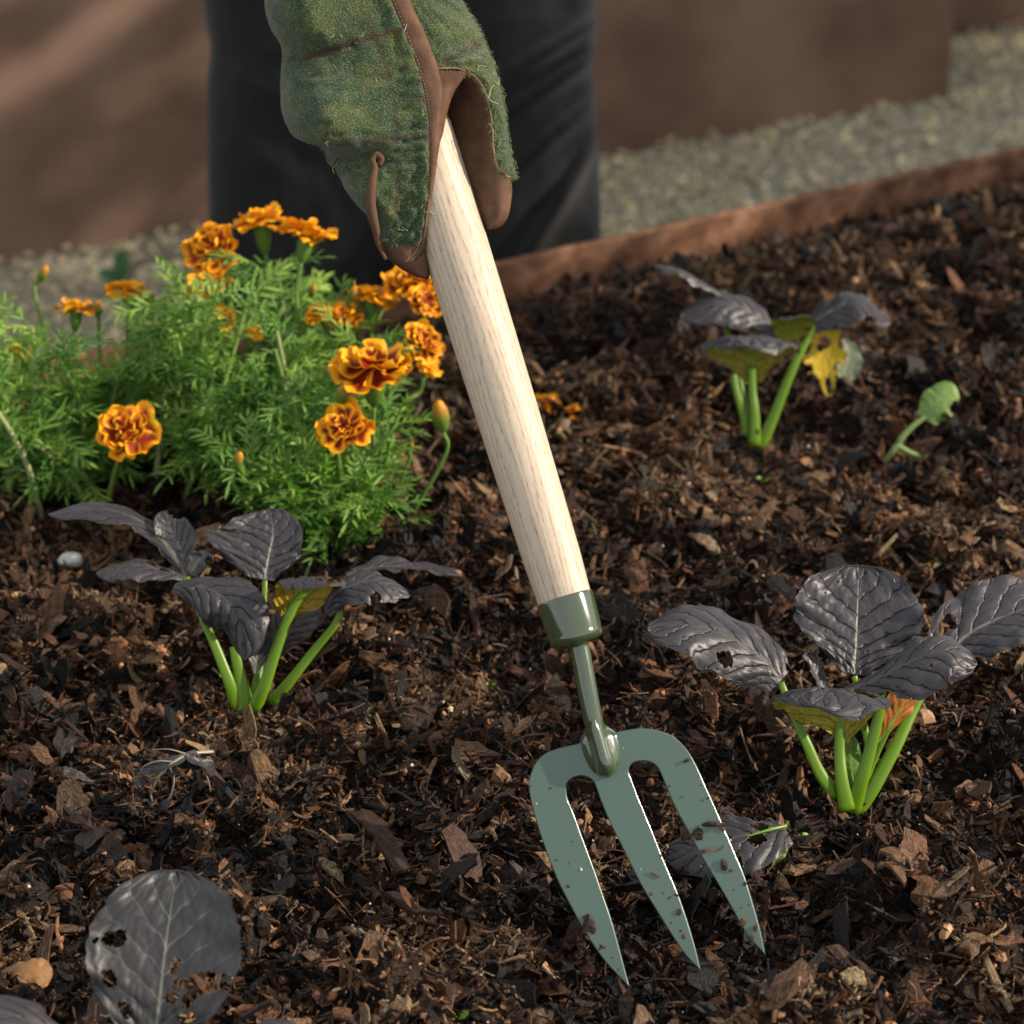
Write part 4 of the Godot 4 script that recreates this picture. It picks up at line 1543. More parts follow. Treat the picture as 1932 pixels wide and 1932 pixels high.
func build_mustards() -> void:
	var kin := "dark-leaved mustard plants in the mulch"
	var rust := Color(0.34, 0.12, 0.020)
	var olive := Color(0.36, 0.31, 0.030)
	var dull := Color(0.06, 0.045, 0.035)
	mustard("mustard_plant", "dark-leaved mustard plant right of the fork, with broad round leaves", Vector2(1606, 1532), kin, [
		[[[1476, 1281, 8], [1440, 1245, 8], [1380, 1205, 10], [1300, 1180, 14], [1222, 1192, 18]], [-0.2, 0.72, 0.6], [-0.3, 0.7, 0.65], 84, {"seed": 3, "cup": -0.55, "peak": 0.52, "neck": 0.5, "holes": [[-0.62, 0.50, 0.2, 0.075], [0.72, 0.03, 0.2, 0.05]]}],
		[[[1612, 1272, -12], [1616, 1220, -18], [1619, 1150, -26], [1621, 1068, -38]], [0.05, 0.45, 0.9], [0.0, 0.6, 0.8], 126, {"seed": 5, "cup": 0.35, "peak": 0.58, "neck": 0.22, "under": dull, "pale": 1.0, "holes": [[-0.42, 0.86, 0.035, 0.014]]}],
		[[[1780, 1250, -20], [1820, 1204, -24], [1880, 1170, -28], [1950, 1146, -32], [2030, 1140, -36]], [0.05, 0.75, 0.65], [0.2, 0.78, 0.58], 92, {"seed": 7, "cup": 0.3, "peak": 0.45, "neck": 0.5, "under": olive, "pale": 1.0, "holes": [[-0.62, 0.23, 0.16, 0.075], [-0.50, 0.26, 0.18, 0.03], [0.92, 0.16, 0.16, 0.06]]}],
		[[[1590, 1306, 12], [1650, 1284, 22], [1715, 1250, 32], [1785, 1228, 34], [1842, 1254, 32]], [0.05, 0.75, 0.65], [0.4, 0.65, 0.6], 76, {"seed": 9, "cup": -0.75, "peak": 0.6, "neck": 0.35, "under": rust, "holes": [[0.92, 0.05, 0.16, 0.10], [0.92, 0.30, 0.22, 0.07], [0.35, 0.62, 0.05, 0.02]]}],
		[[[1590, 1402, 4], [1588, 1356, 8], [1578, 1310, 18], [1562, 1302, 42], [1544, 1336, 60]], [0.0, 0.35, -0.95], [-0.05, 0.75, 0.65], 120, {"seed": 11, "cup": -0.5, "peak": 0.66, "neck": 0.10, "under": olive, "holes": [[0.78, 0.72, 0.05, 0.03], [0.86, 0.82, 0.045, 0.02], [0.70, 0.86, 0.05, 0.03], [0.1, 0.75, 0.035, 0.015], [0.04, 0.80, 0.03, 0.012], [-0.55, 0.70, 0.20, 0.05]]}],
		[[[1660, 1400, 0], [1690, 1352, 4], [1720, 1305, 6], [1762, 1262, 6]], [-0.55, 0.5, -0.7], [-0.4, 0.6, -0.6], 46, {"seed": 13, "cup": 0.3, "peak": 0.6, "neck": 0.2, "under": rust, "top": Color(0.10, 0.045, 0.03)}],
		[[[1612, 1490, 2], [1606, 1455, 0], [1604, 1425, -4], [1606, 1385, -8]], [0.1, 0.2, -0.95], [0.0, 0.4, -0.9], 22, {"seed": 15, "cup": 0.4, "under": Color(0.10, 0.20, 0.03), "top": Color(0.06, 0.05, 0.05)}],
		[[[1552, 1300, -14], [1540, 1275, -14], [1530, 1255, -14], [1514, 1238, -12]], [0.5, 0.5, 0.7], [0.3, 0.7, 0.6], 24, {"seed": 17, "cup": 0.8, "neck": 0.6}]],
		[[[[1580, 1500, 4], [1548, 1460, 8], [1520, 1398, 10], [1492, 1338, 10], [1474, 1288, 8]], 12, 8], [[[1598, 1528, 6], [1588, 1470, 8], [1584, 1410, 6], [1586, 1352, 6]], 14, 11], [[[1608, 1532, 2], [1626, 1470, 6], [1646, 1398, 8], [1662, 1330, 10], [1668, 1296, 12]], 14, 8],
			[[[1614, 1530, -2], [1650, 1480, -2], [1690, 1408, -6], [1730, 1326, -14], [1780, 1252, -20]], 15, 7], [[[1610, 1528, -6], [1640, 1440, -10], [1622, 1330, -12], [1612, 1276, -12]], 9, 7], [[[1612, 1525, 0], [1636, 1465, -2], [1664, 1400, 0], [1700, 1330, 4]], 8, 4]])
	mustard("mustard_plant", "ragged dark-leaved mustard plant left of the fork, in front of the marigolds", Vector2(472, 1342), kin, [
		[[[350, 1078, -14], [318, 1034, -18], [290, 1002, -22], [240, 972, -24], [170, 958, -26], [92, 972, -24]], [0.1, 0.85, 0.5], [-0.1, 0.85, 0.5], 34, {"seed": 21, "cup": -0.5, "peak": 0.72, "neck": 0.16, "under": olive, "pale": 1.0, "holes": [[-1.0, 0.55, 0.25, 0.05]]}],
		[[[348, 1082, -14], [342, 1040, -18], [326, 1004, -22], [300, 968, -24]], [-0.4, 0.6, 0.7], [-0.2, 0.7, 0.6], 40, {"seed": 23, "cup": 0.5, "peak": 0.45, "neck": 0.3, "holes": [[-1.0, 0.62, 0.45, 0.12], [0.95, 0.85, 0.4, 0.1]]}],
		[[[352, 1086, -10], [310, 1078, -8], [262, 1066, -6], [220, 1072, -6], [182, 1084, -4]], [0.0, 0.9, 0.45], [-0.2, 0.9, 0.4], 44, {"seed": 25, "cup": -0.5, "peak": 0.55, "neck": 0.3, "holes": [[0.45, 0.38, 0.22, 0.07], [0.1, 0.24, 0.16, 0.06]]}],
		[[[330, 1104, 6], [380, 1106, 14], [424, 1128, 20], [452, 1170, 24], [464, 1244, 24]], [-0.1, 0.8, 0.6], [-0.5, 0.3, 0.8], 64, {"seed": 27, "cup": -0.85, "peak": 0.5, "neck": 0.3, "under": rust, "pale": 0.3, "blister": 1.5, "holes": [[0.22, 0.18, 0.07, 0.04]]}],
		[[[500, 1094, -14], [508, 1050, -20], [516, 1005, -26], [508, 962, -34]], [0.1, 0.5, 0.85], [0.0, 0.65, 0.75], 92, {"seed": 29, "cup": 0.3, "peak": 0.42, "neck": 0.3, "under": dull, "pale": 1.0, "skew": -0.35, "holes": [[-0.95, 0.62, 0.3, 0.12]]}],
		[[[540, 1164, 6], [552, 1134, 10], [578, 1096, 16], [600, 1090, 28], [620, 1106, 40]], [-0.15, 0.3, -0.95], [0.1, 0.85, 0.5], 66, {"seed": 31, "cup": -0.55, "peak": 0.5, "neck": 0.2, "under": Color(0.36, 0.25, 0.022), "holes": [[-0.6, 0.75, 0.3, 0.1], [0.1, 0.85, 0.14, 0.05], [0.5, 0.62, 0.1, 0.05], [-0.3, 0.9, 0.2, 0.08]]}],
		[[[612, 1150, 12], [640, 1116, 16], [690, 1098, 16], [730, 1104, 14], [772, 1126, 10]], [0.2, 0.8, 0.55], [0.45, 0.7, 0.5], 50, {"seed": 33, "cup": -0.55, "peak": 0.5, "neck": 0.45, "pale": 0.5, "holes": [[0.88, 0.62, 0.32, 0.09], [0.95, 0.95, 0.4, 0.06], [-0.7, 0.1, 0.3, 0.1]]}],
		[[[655, 1086, -16], [720, 1070, -20], [790, 1074, -24], [866, 1086, -24]], [0.1, 0.95, 0.25], [0.2, 0.95, 0.2], 44, {"seed": 35, "cup": 0.3, "peak": 0.4, "neck": 0.3, "holes": [[0.9, 0.55, 0.2, 0.08]]}],
		[[[512, 1252, -6], [540, 1200, -10], [572, 1160, -12], [596, 1132, -14]], [-0.1, 0.45, 0.9], [-0.3, 0.5, 0.8], 52, {"seed": 37, "cup": 0.5, "peak": 0.55, "under": rust, "top": Color(0.055, 0.035, 0.03)}],
		[[[482, 1270, 2], [486, 1230, 0], [480, 1190, -4], [484, 1150, -8]], [0.3, 0.3, 0.9], [0.1, 0.5, 0.85], 36, {"seed": 39, "cup": 0.6, "peak": 0.5, "top": Color(0.03, 0.035, 0.025), "under": olive}],
		[[[362, 1084, -8], [372, 1064, -8], [384, 1052, -8], [388, 1040, -8]], [0.2, 0.5, 0.8], [0.2, 0.5, 0.8], 22, {"seed": 41, "cup": 0.4, "peak": 0.5, "neck": 0.5, "holes": [[0.6, 0.7, 0.4, 0.14]]}],
		[[[436, 1046, -20], [428, 1014, -22], [420, 990, -24]], [0.3, 0.4, 0.8], [0.3, 0.5, 0.8], 20, {"seed": 43, "neck": 0.4, "holes": [[0.3, 0.4, 0.3, 0.14]], "top": Color(0.05, 0.07, 0.045)}]],
		[[[[450, 1336, 4], [430, 1280, 8], [404, 1214, 8], [384, 1170, 6], [352, 1090, -8]], 11, 8], [[[468, 1340, 4], [456, 1290, 6], [446, 1244, 8], [440, 1220, 8]], 13, 9], [[[478, 1340, 6], [500, 1290, 10], [530, 1200, 12], [560, 1135, 12], [592, 1108, 12]], 12, 6], [[[512, 1326, 2], [548, 1284, 6], [590, 1230, 8], [636, 1172, 12], [640, 1130, 14]], 10, 8],
			[[[478, 1335, 0], [484, 1290, -2], [492, 1240, -6], [500, 1096, -14]], 9, 6], [[[350, 1082, -14], [326, 1042, -18], [296, 1004, -22]], 4, 3]])
	mustard("mustard_plant", "distant dark-leaved mustard plant near the back edging, with a yellowed leaf", Vector2(1428, 846), kin, [
		[[[1362, 556, 0], [1320, 530, 2], [1280, 508, 4], [1232, 500, 6]], [0.1, 0.95, 0.2], [-0.2, 0.98, 0.05], 34, {"seed": 51, "cup": -0.9, "neck": 0.3, "under": Color(0.25, 0.16, 0.01)}],
		[[[1462, 620, 0], [1418, 590, 4], [1360, 572, 8], [1284, 600, 10]], [0.05, 0.65, 0.75], [-0.3, 0.6, 0.7], 50, {"seed": 53, "cup": -0.6, "neck": 0.4, "peak": 0.5, "under": olive, "holes": [[-0.85, 0.25, 0.15, 0.06], [0.8, 0.55, 0.2, 0.06]]}],
		[[[1420, 722, 4], [1418, 680, 8], [1416, 642, 18], [1414, 636, 36], [1412, 656, 52]], [0.0, 0.3, -0.95], [0.0, 0.8, 0.6], 96, {"seed": 55, "cup": -0.5, "peak": 0.6, "neck": 0.2, "under": Color(0.30, 0.28, 0.025)}],
		[[[1530, 612, 2], [1570, 588, 4], [1620, 572, 6], [1680, 612, 8]], [0.1, 0.7, 0.65], [0.4, 0.65, 0.6], 46, {"seed": 57, "cup": -0.5, "neck": 0.5, "peak": 0.5, "under": olive, "holes": [[0.75, 0.85, 0.3, 0.06], [0.6, 0.55, 0.14, 0.04]]}],
		[[[1502, 640, -2], [1496, 622, -2], [1500, 606, 4], [1515, 596, 16]], [0.1, 0.3, -0.95], [0.1, 0.9, 0.3], 46, {"seed": 59, "cup": -0.4, "neck": 0.5, "under": Color(0.28, 0.28, 0.025)}],
		[[[1548, 612, -6], [1556, 650, -8], [1564, 700, -8], [1566, 748, -8]], [0.05, -0.15, 0.95], [-0.2, -0.1, 0.95], 46, {"seed": 61, "plain": 1, "blister": 0.2, "cup": 0.35, "neck": 0.5, "peak": 0.35, "pale": 0.1, "top": Color(0.55, 0.38, 0.02), "under": Color(0.5, 0.36, 0.03), "label": "yellowed, eaten leaf hanging down", "holes": [[0.0, 0.30, 0.24, 0.09], [0.2, 0.36, 0.14, 0.06], [0.05, 0.95, 0.25, 0.22], [-0.95, 0.35, 0.4, 0.14], [-0.75, 0.9, 0.45, 0.28], [0.95, 0.3, 0.4, 0.12], [0.9, 0.85, 0.4, 0.2], [0.9, 0.6, 0.25, 0.06], [-0.4, 0.62, 0.14, 0.05], [-1.0, 0.6, 0.3, 0.08]]}],
		[[[1590, 640, -14], [1602, 660, -14], [1600, 690, -14], [1590, 720, -14]], [0.3, 0.1, 0.9], [0.2, 0.1, 0.9], 26, {"seed": 63, "plain": 1, "top": Color(0.16, 0.19, 0.12), "under": Color(0.16, 0.19, 0.12), "holes": [[0.8, 0.5, 0.5, 0.15]]}]],
		[[[[1412, 820, 4], [1402, 780, 6], [1390, 740, 8], [1384, 706, 8]], 9, 7], [[[1424, 840, 6], [1424, 780, 8], [1420, 740, 8], [1418, 690, 8]], 10, 9], [[[1432, 846, 4], [1458, 790, 6], [1498, 690, 8], [1540, 612, 4]], 11, 5], [[[1422, 840, 0], [1404, 760, 0], [1376, 640, 0], [1364, 604, 0]], 8, 6]])
	mustard("mustard_plant", "mustard plant at the bottom left, one big upright dark leaf with holes", Vector2(300, 2080), kin, [
		[[[290, 1990, 4], [302, 1880, 6], [316, 1760, -4], [334, 1644, -24]], [0.05, 0.25, 0.95], [0.0, 0.5, 0.9], 148, {"seed": 71, "cup": 0.36, "wave": 0.035, "peak": 0.52, "neck": 0.30, "blister": 0.7, "pale": 1.1, "veins": 2, "top": Color(0.075, 0.072, 0.076), "under": dull, "holes": [[-0.72, 0.60, 0.11, 0.035], [-0.60, 0.61, 0.09, 0.05], [-0.9, 0.58, 0.04, 0.02], [-0.72, 0.40, 0.12, 0.05], [-0.62, 0.24, 0.14, 0.05], [0.15, 0.50, 0.06, 0.05], [0.22, 0.40, 0.07, 0.03], [0.18, 0.33, 0.10, 0.03], [0.62, 0.42, 0.32, 0.055], [0.45, 0.33, 0.10, 0.05], [0.55, 0.24, 0.18, 0.03]]}],
		[[[220, 2040, 10], [150, 1980, 20], [80, 1935, 30], [-20, 1910, 34], [-110, 1930, 40]], [-0.2, 0.8, 0.55], [-0.3, 0.8, 0.5], 64, {"seed": 73, "cup": -0.5, "neck": 0.3}],
		[[[330, 2050, 10], [400, 2000, 20], [470, 1960, 26], [530, 1948, 30], [590, 1990, 34]], [0.1, 0.85, 0.5], [0.3, 0.8, 0.5], 54, {"seed": 75, "cup": -0.5, "neck": 0.3}]],
		[[[[298, 2085, 2], [294, 2040, 4], [290, 1985, 4]], 13, 9], [[[296, 2085, 4], [260, 2065, 8], [215, 2036, 10]], 11, 8], [[[304, 2085, 4], [320, 2070, 8], [340, 2044, 10]], 11, 8]])
	# leaves that lie on the mulch
	var z := depth_of(on_level(1390, 1600))
	var p := on_level(1390, 1610, 0.006)
	z -= 0.010
	var lying := thing("fallen_leaf", "torn dark fallen leaf lying on mulch behind the right tine", "leaf", p)
	put("blade", leaf(seen([[1478, 1562, 2], [1430, 1572, 12], [1370, 1585, 14], [1310, 1598, 10], [1254, 1612, 4]], z, p), cam_dir(0, 0.75, 0.65), cam_dir(0, 0.7, 0.7), 78 * px(z), {"seed": 81, "cup": -0.5, "neck": 0.5, "peak": 0.4, "top": Color(0.042, 0.038, 0.042), "pale": 0.5,
		"holes": [[-0.2, 0.28, 0.2, 0.07], [-0.62, 0.45, 0.2, 0.03], [0.25, 0.2, 0.2, 0.08], [0.85, 0.12, 0.3, 0.1], [0.6, 0.80, 0.3, 0.08], [0.0, 0.5, 0.1, 0.05]]}), lying)
	var vb := MB.new()
	tube(vb, seen([[1484, 1558, 6], [1450, 1566, 12], [1410, 1578, 16]], z, p), [0.0009, 0.0008, 0.0003], 8, 16, 1.0, Vector3.ZERO, Color(0.17, 0.33, 0.04))
	put("midrib", vb.mesh(M.stalk), lying)
	put("blade", leaf(seen([[1452, 1640, 8], [1466, 1620, 12], [1474, 1604, 12], [1478, 1590, 10]], z, p), cam_dir(0.5, 0.5, 0.6), cam_dir(0.4, 0.5, 0.7), 12 * px(z), {"seed": 83, "plain": 1, "top": Color(0.2, 0.3, 0.06), "under": Color(0.2, 0.3, 0.06), "pale": 0.2}), lying)
	# what is left of an eaten leaf: veins with scraps of blade
	p = on_level(330, 1480, 0.004)
	z = depth_of(p)
	z -= 0.016
	var bones := thing("leaf_skeleton", "eaten leaf skeleton of pale veins lying on mulch on the left", "leaf", p)
	for q in [[[[402, 1418, 4], [360, 1422, 12], [325, 1440, 18], [300, 1465, 16], [284, 1500, 10]], 3.2], [[[330, 1438, 18], [300, 1436, 16], [274, 1444, 12], [262, 1462, 8]], 2.0], [[[320, 1446, 18], [328, 1470, 16], [322, 1500, 12], [308, 1522, 8], [290, 1552, 5]], 2.0], [[[352, 1424, 14], [374, 1436, 16], [390, 1464, 12], [398, 1494, 6]], 2.0], [[[284, 1498, 10], [288, 1520, 8], [290, 1550, 5]], 1.8], [[[306, 1458, 16], [288, 1468, 12], [276, 1462, 9]], 1.5], [[[350, 1422, 14], [320, 1414, 14], [288, 1414, 10]], 1.5]]:
		var b := MB.new()
		tube(b, seen(q[0], z, p), [q[1] * px(z) * 1.25, q[1] * px(z) * 0.6], 7, 22, 0.7, cam_dir(0, 0.5, 0.8), Color(0.36, 0.29, 0.23))
		put("vein", b.mesh(M.stalk), bones)
	for q in [[[[370, 1418, 12], [330, 1436, 17], [300, 1446, 16], [266, 1456, 11]], 15, 91, [[0.3, 0.45, 0.3, 0.1], [-0.8, 0.7, 0.3, 0.1]]], [[[352, 1424, 14], [366, 1432, 16], [388, 1440, 14], [404, 1462, 8]], 16, 93, [[-0.7, 0.5, 0.4, 0.2]]], [[[288, 1552, 5], [296, 1536, 8], [308, 1522, 10], [324, 1508, 11]], 11, 95, [[0.8, 0.5, 0.3, 0.15]]], [[[254, 1468, 8], [262, 1474, 9], [272, 1482, 8]], 12, 97, [[0.5, 0.2, 0.3, 0.2]]], [[[330, 1440, 18], [326, 1452, 17], [318, 1462, 16]], 14, 99, []]]:
		put("blade_scrap", leaf(seen(q[0], z, p), cam_dir(0, 0.75, 0.65), cam_dir(0, 0.6, 0.75), q[1] * px(z), {"seed": q[2], "holes": q[3], "neck": 0.4, "cup": 0.3, "under": Color(0.1, 0.12, 0.04), "pale": 0.5}), bones)
	p = on_level(52, 1845, 0.006)
	z = depth_of(p)
	var dead := thing("dead_leaf", "curled brown dead leaf on mulch at the lower left", "leaf", p)
	put("blade", leaf(seen([[2, 1834, 8], [34, 1826, 14], [66, 1832, 16], [98, 1842, 14]], z, p), cam_dir(-0.15, 0.55, 0.8), cam_dir(0.1, 0.45, 0.9), 29 * px(z), {"seed": 101, "plain": 1, "cup": -0.25, "neck": 0.04, "peak": 0.86, "wave": 0.12, "top": Color(0.25, 0.125, 0.045), "under": Color(0.2, 0.1, 0.04), "blister": 0.1, "pale": 0.1, "holes": [[1.0, 0.75, 0.22, 0.12], [-1.0, 0.95, 0.3, 0.08]]}), dead)
	# the wilting seedling on the right
	p = on_level(1700, 868, 0.0)
	z = depth_of(p)
	var seedling := thing("seedling", "pale green bent seedling with one torn leaf, right of the distant mustard plant", "seedling", p)
	for q in [[[1694, 846, 8], [1700, 828, 10], [1722, 804, 11], [1744, 788, 11], [1764, 776, 11]], [[1696, 838, 9], [1686, 850, 9], [1674, 864, 7], [1660, 878, 5]], [[1694, 842, 9], [1712, 852, 9], [1732, 862, 8], [1750, 874, 6]]]:
		var b := MB.new()
		tube(b, seen(q, z, p), [6.5 * px(z), 5.5 * px(z), 4.0 * px(z)], 10, 18, 1.0, Vector3.ZERO, Color(0.24, 0.36, 0.12))
		put("stem", b.mesh(M.stalk), seedling)
	put("leaf", leaf(seen([[1748, 792, 12], [1764, 768, 14], [1780, 748, 14], [1796, 722, 12]], z, p), cam_dir(0.1, 0.3, 0.95), cam_dir(0.0, 0.4, 0.9), 36 * px(z), {"seed": 103, "plain": 1, "cup": -0.6, "neck": 0.6, "peak": 0.45, "top": Color(0.17, 0.27, 0.07), "under": Color(0.2, 0.3, 0.1), "blister": 0.3, "pale": 0.3, "holes": [[0.95, 0.62, 0.35, 0.14], [0.8, 0.3, 0.25, 0.1]]}), seedling)
	for q in [[1441, 905, 14, "tiny green shoot in the mulch below the distant mustard plant"], [925, 1293, 11, "tiny green sprig in mulch left of the fork's neck"], [1530, 1578, 16, "small green shoot beside the torn fallen leaf"], [862, 1918, 22, "pale green shoot at the bottom edge of the mulch"]]:
		p = on_level(q[0], q[1] + 6, 0.002)
		z = depth_of(p)
		var sprig := thing("shoot", q[3], "shoot", p, "tiny green shoots in the mulch")
		for k in [-1, 1]:
			put("leaf", leaf(seen([[q[0], q[1] + 8, 0], [q[0] + k * q[2] * 0.4, q[1], 3], [q[0] + k * q[2], q[1] - q[2] * 0.3, 4]], z, p), cam_dir(0, 0.7, 0.7), cam_dir(0, 0.7, 0.7), q[2] * 0.36 * px(z), {"seed": 105 + k, "plain": 1, "top": Color(0.16, 0.32, 0.05), "under": Color(0.16, 0.3, 0.05), "blister": 0.1, "pale": 0.1}), sprig)
	p = on_level(133, 1056, 0.007)
	var peb := crumb_like(0.0075, 0.0048, 4)
	tag(put("pebble", peb.mesh(M.pebble_white), self, p), "smooth white pebble on mulch at the left, near the ragged mustard plant", "pebble")


func crumb_like(rx: float, ry: float, sd: int) -> MB:
	var s := SphereMesh.new()
	s.radial_segments = 24
	s.rings = 14
	var a := s.get_mesh_arrays()
	var b := MB.new()
	var n := noise(0.9, sd, 2)
	for q in a[Mesh.ARRAY_VERTEX]:
		b.add(Vector3(q.x * 2 * rx, q.y * 2 * ry, q.z * 1.5 * rx) * (1.0 + 0.18 * n.get_noise_3dv(q * 2.0)))
	for i in a[Mesh.ARRAY_INDEX]:
		b.idx.append(i)
	return b


# ---------------------------------------------------------------- marigolds
var petals := []

func petal_shape(r: RandomNumberGenerator, blotch: float) -> ArrayMesh:      # from the origin along z, face up
	var b := MB.new()
	var n := 9
	var ph := r.randf() * 6.0
	for i in n:
		var t := float(i) / (n - 1)
		var w := 0.10 + 0.42 * smoothstep(0.0, 0.75, t)
		if t > 0.75:
			w *= sqrt(maxf(0.05, 1.0 - pow((t - 0.75) / 0.32, 2.0)))
		for j in n:
			var u := j * 2.0 / (n - 1) - 1.0
			var notch := 0.10 * exp(-pow(u / 0.3, 2.0)) * t * t
			var y := 0.10 * (u * u) * t - 0.10 * t * t + 0.07 * sin(u * 5.0 + ph) * t * t + 0.05 * sin(t * 7.0 + ph)
			var edge := maxf(absf(u), (t - 0.28) / 0.72 if t > 0.3 else 0.0)
			var red := smoothstep(0.88, 0.64, edge + 0.13 * sin(u * 9.0 + ph * 2.0) * 0.5) * smoothstep(0.0, 0.15, t + 0.2) * blotch
			var c := Color(0.92, 0.34, 0.006).lerp(Color(0.95, 0.50, 0.014), 0.5 + 0.5 * sin(ph * 3.0 + u * 2.0))
			c = c.lerp(Color(0.20, 0.012, 0.003), red)
			b.add(Vector3(u * w, y, t - notch), c)
	for i in n - 1:
		for j in n - 1:
			b.quad(i * n + j, i * n + j + 1, (i + 1) * n + j + 1, (i + 1) * n + j)
	return b.mesh(M.petal)


func marigold_flower(plant: Node3D, c: Vector3, face: Vector3, radius: float, foot: Vector3, r: RandomNumberGenerator, blotchy := true) -> void:
	# c and foot in the plant's own space
	var f := Node3D.new()
	f.name = "flower"
	plant.add_child(f, true)
	f.position = c
	var side := face.cross(Vector3(0.2, 0.1, 0.97)).normalized()
	var fwd := side.cross(face).normalized()
	var bs := Basis(side, face, fwd)
	var base := 0 if blotchy else 4
	for ring in [[7, 1.0, 0.06, 0.0], [6, 0.80, 0.45, 0.45], [4, 0.52, 0.85, 0.2]]:
		for k in ring[0]:
			var a: float = TAU * (k + ring[3]) / ring[0] + r.randf_range(-0.3, 0.3)
			var l: float = radius * ring[1] * r.randf_range(0.78, 1.15)
			var t := bs * Basis(Vector3.UP, a) * Basis(Vector3.RIGHT, -ring[2] - r.randf_range(-0.25, 0.25)) * Basis(Vector3.BACK, r.randf_range(-0.35, 0.35))
			var o := put("petal", petals[base + r.randi() % 4], f)
			o.transform = Transform3D(t * Basis.from_scale(Vector3(l * r.randf_range(0.95, 1.3), l * 1.3, l)), face * radius * (0.05 + ring[2] * 0.12))
	var cup := MB.new()
	lathe(cup, -face * radius * 1.05, face, [[0.0, 0.0012], [radius * 0.15, radius * 0.17], [radius * 0.45, radius * 0.27], [radius * 0.8, radius * 0.30], [radius * 1.06, radius * 0.26]], 12)
	for i in cup.c.size():
		cup.c[i] = Color(0.12, 0.22, 0.035)
	put("calyx", cup.mesh(M.green), f)
	var stem := MB.new()
	var p0 := c - face * radius * 1.0
	tube(stem, [p0, p0 - face * radius * 0.8 + Vector3(0, -0.006, 0), p0.lerp(foot, 0.5) + Vector3(r.randf_range(-0.008, 0.008), 0.012, r.randf_range(-0.008, 0.008)), foot], [0.0014, 0.0013, 0.0015, 0.0018], 8, 18, 1.0, Vector3.ZERO, Color(0.17, 0.30, 0.06))
	put("stem", stem.mesh(M.green), plant)


func frond_shape(r: RandomNumberGenerator) -> MB:      # a feathery leaf, one long along z
	var b := MB.new()
	var bow := r.randf_range(0.05, 0.30)
	var pairs := 5
	var spine := func(t: float) -> Vector3: return Vector3(0.05 * sin(t * 3.0), bow * (t - t * t * 1.3), t)
	for i in 8:
		var p: Vector3 = spine.call(i / 7.0)
		b.add(p + Vector3(-0.018, 0.01, 0))
		b.add(p + Vector3(0, -0.012, 0))
		b.add(p + Vector3(0.018, 0.01, 0))
		if i:
			var k := b.v.size() - 6
			b.quad(k, k + 1, k + 4, k + 3)
			b.quad(k + 1, k + 2, k + 5, k + 4)
	for i in pairs * 2 + 1:
		var t := 0.22 + 0.78 * (i / 2) / pairs
		var sd := (-1.0 if i % 2 else 1.0)
		var o: Vector3 = spine.call(minf(t, 1.0))
		var ang := sd * r.randf_range(0.35, 1.05)
		if i == pairs * 2:
			ang = 0.0
		var l := 0.42 * (1.0 - 0.5 * absf(t - 0.45)) * r.randf_range(0.8, 1.15)
		var d := Vector3(sin(ang), r.randf_range(-0.45, 0.6), cos(ang)).normalized()
		var s := d.cross(Vector3.UP).normalized()
		var w := 0.030
		var k := b.v.size()
		for q in [[0.0, 0.4], [0.35, 1.0], [0.72, 0.8], [1.0, 0.05]]:
			var m: Vector3 = o + d * l * q[0] + Vector3(0, -0.06 * q[0] * q[0], 0)
			b.add(m - s * w * q[1] + Vector3(0, 0.014, 0))
			b.add(m)
			b.add(m + s * w * q[1] + Vector3(0, 0.014, 0))
		for e in 3:
			var a := k + e * 3
			b.quad(a, a + 1, a + 4, a + 3)
			b.quad(a + 1, a + 2, a + 5, a + 4)
	return b


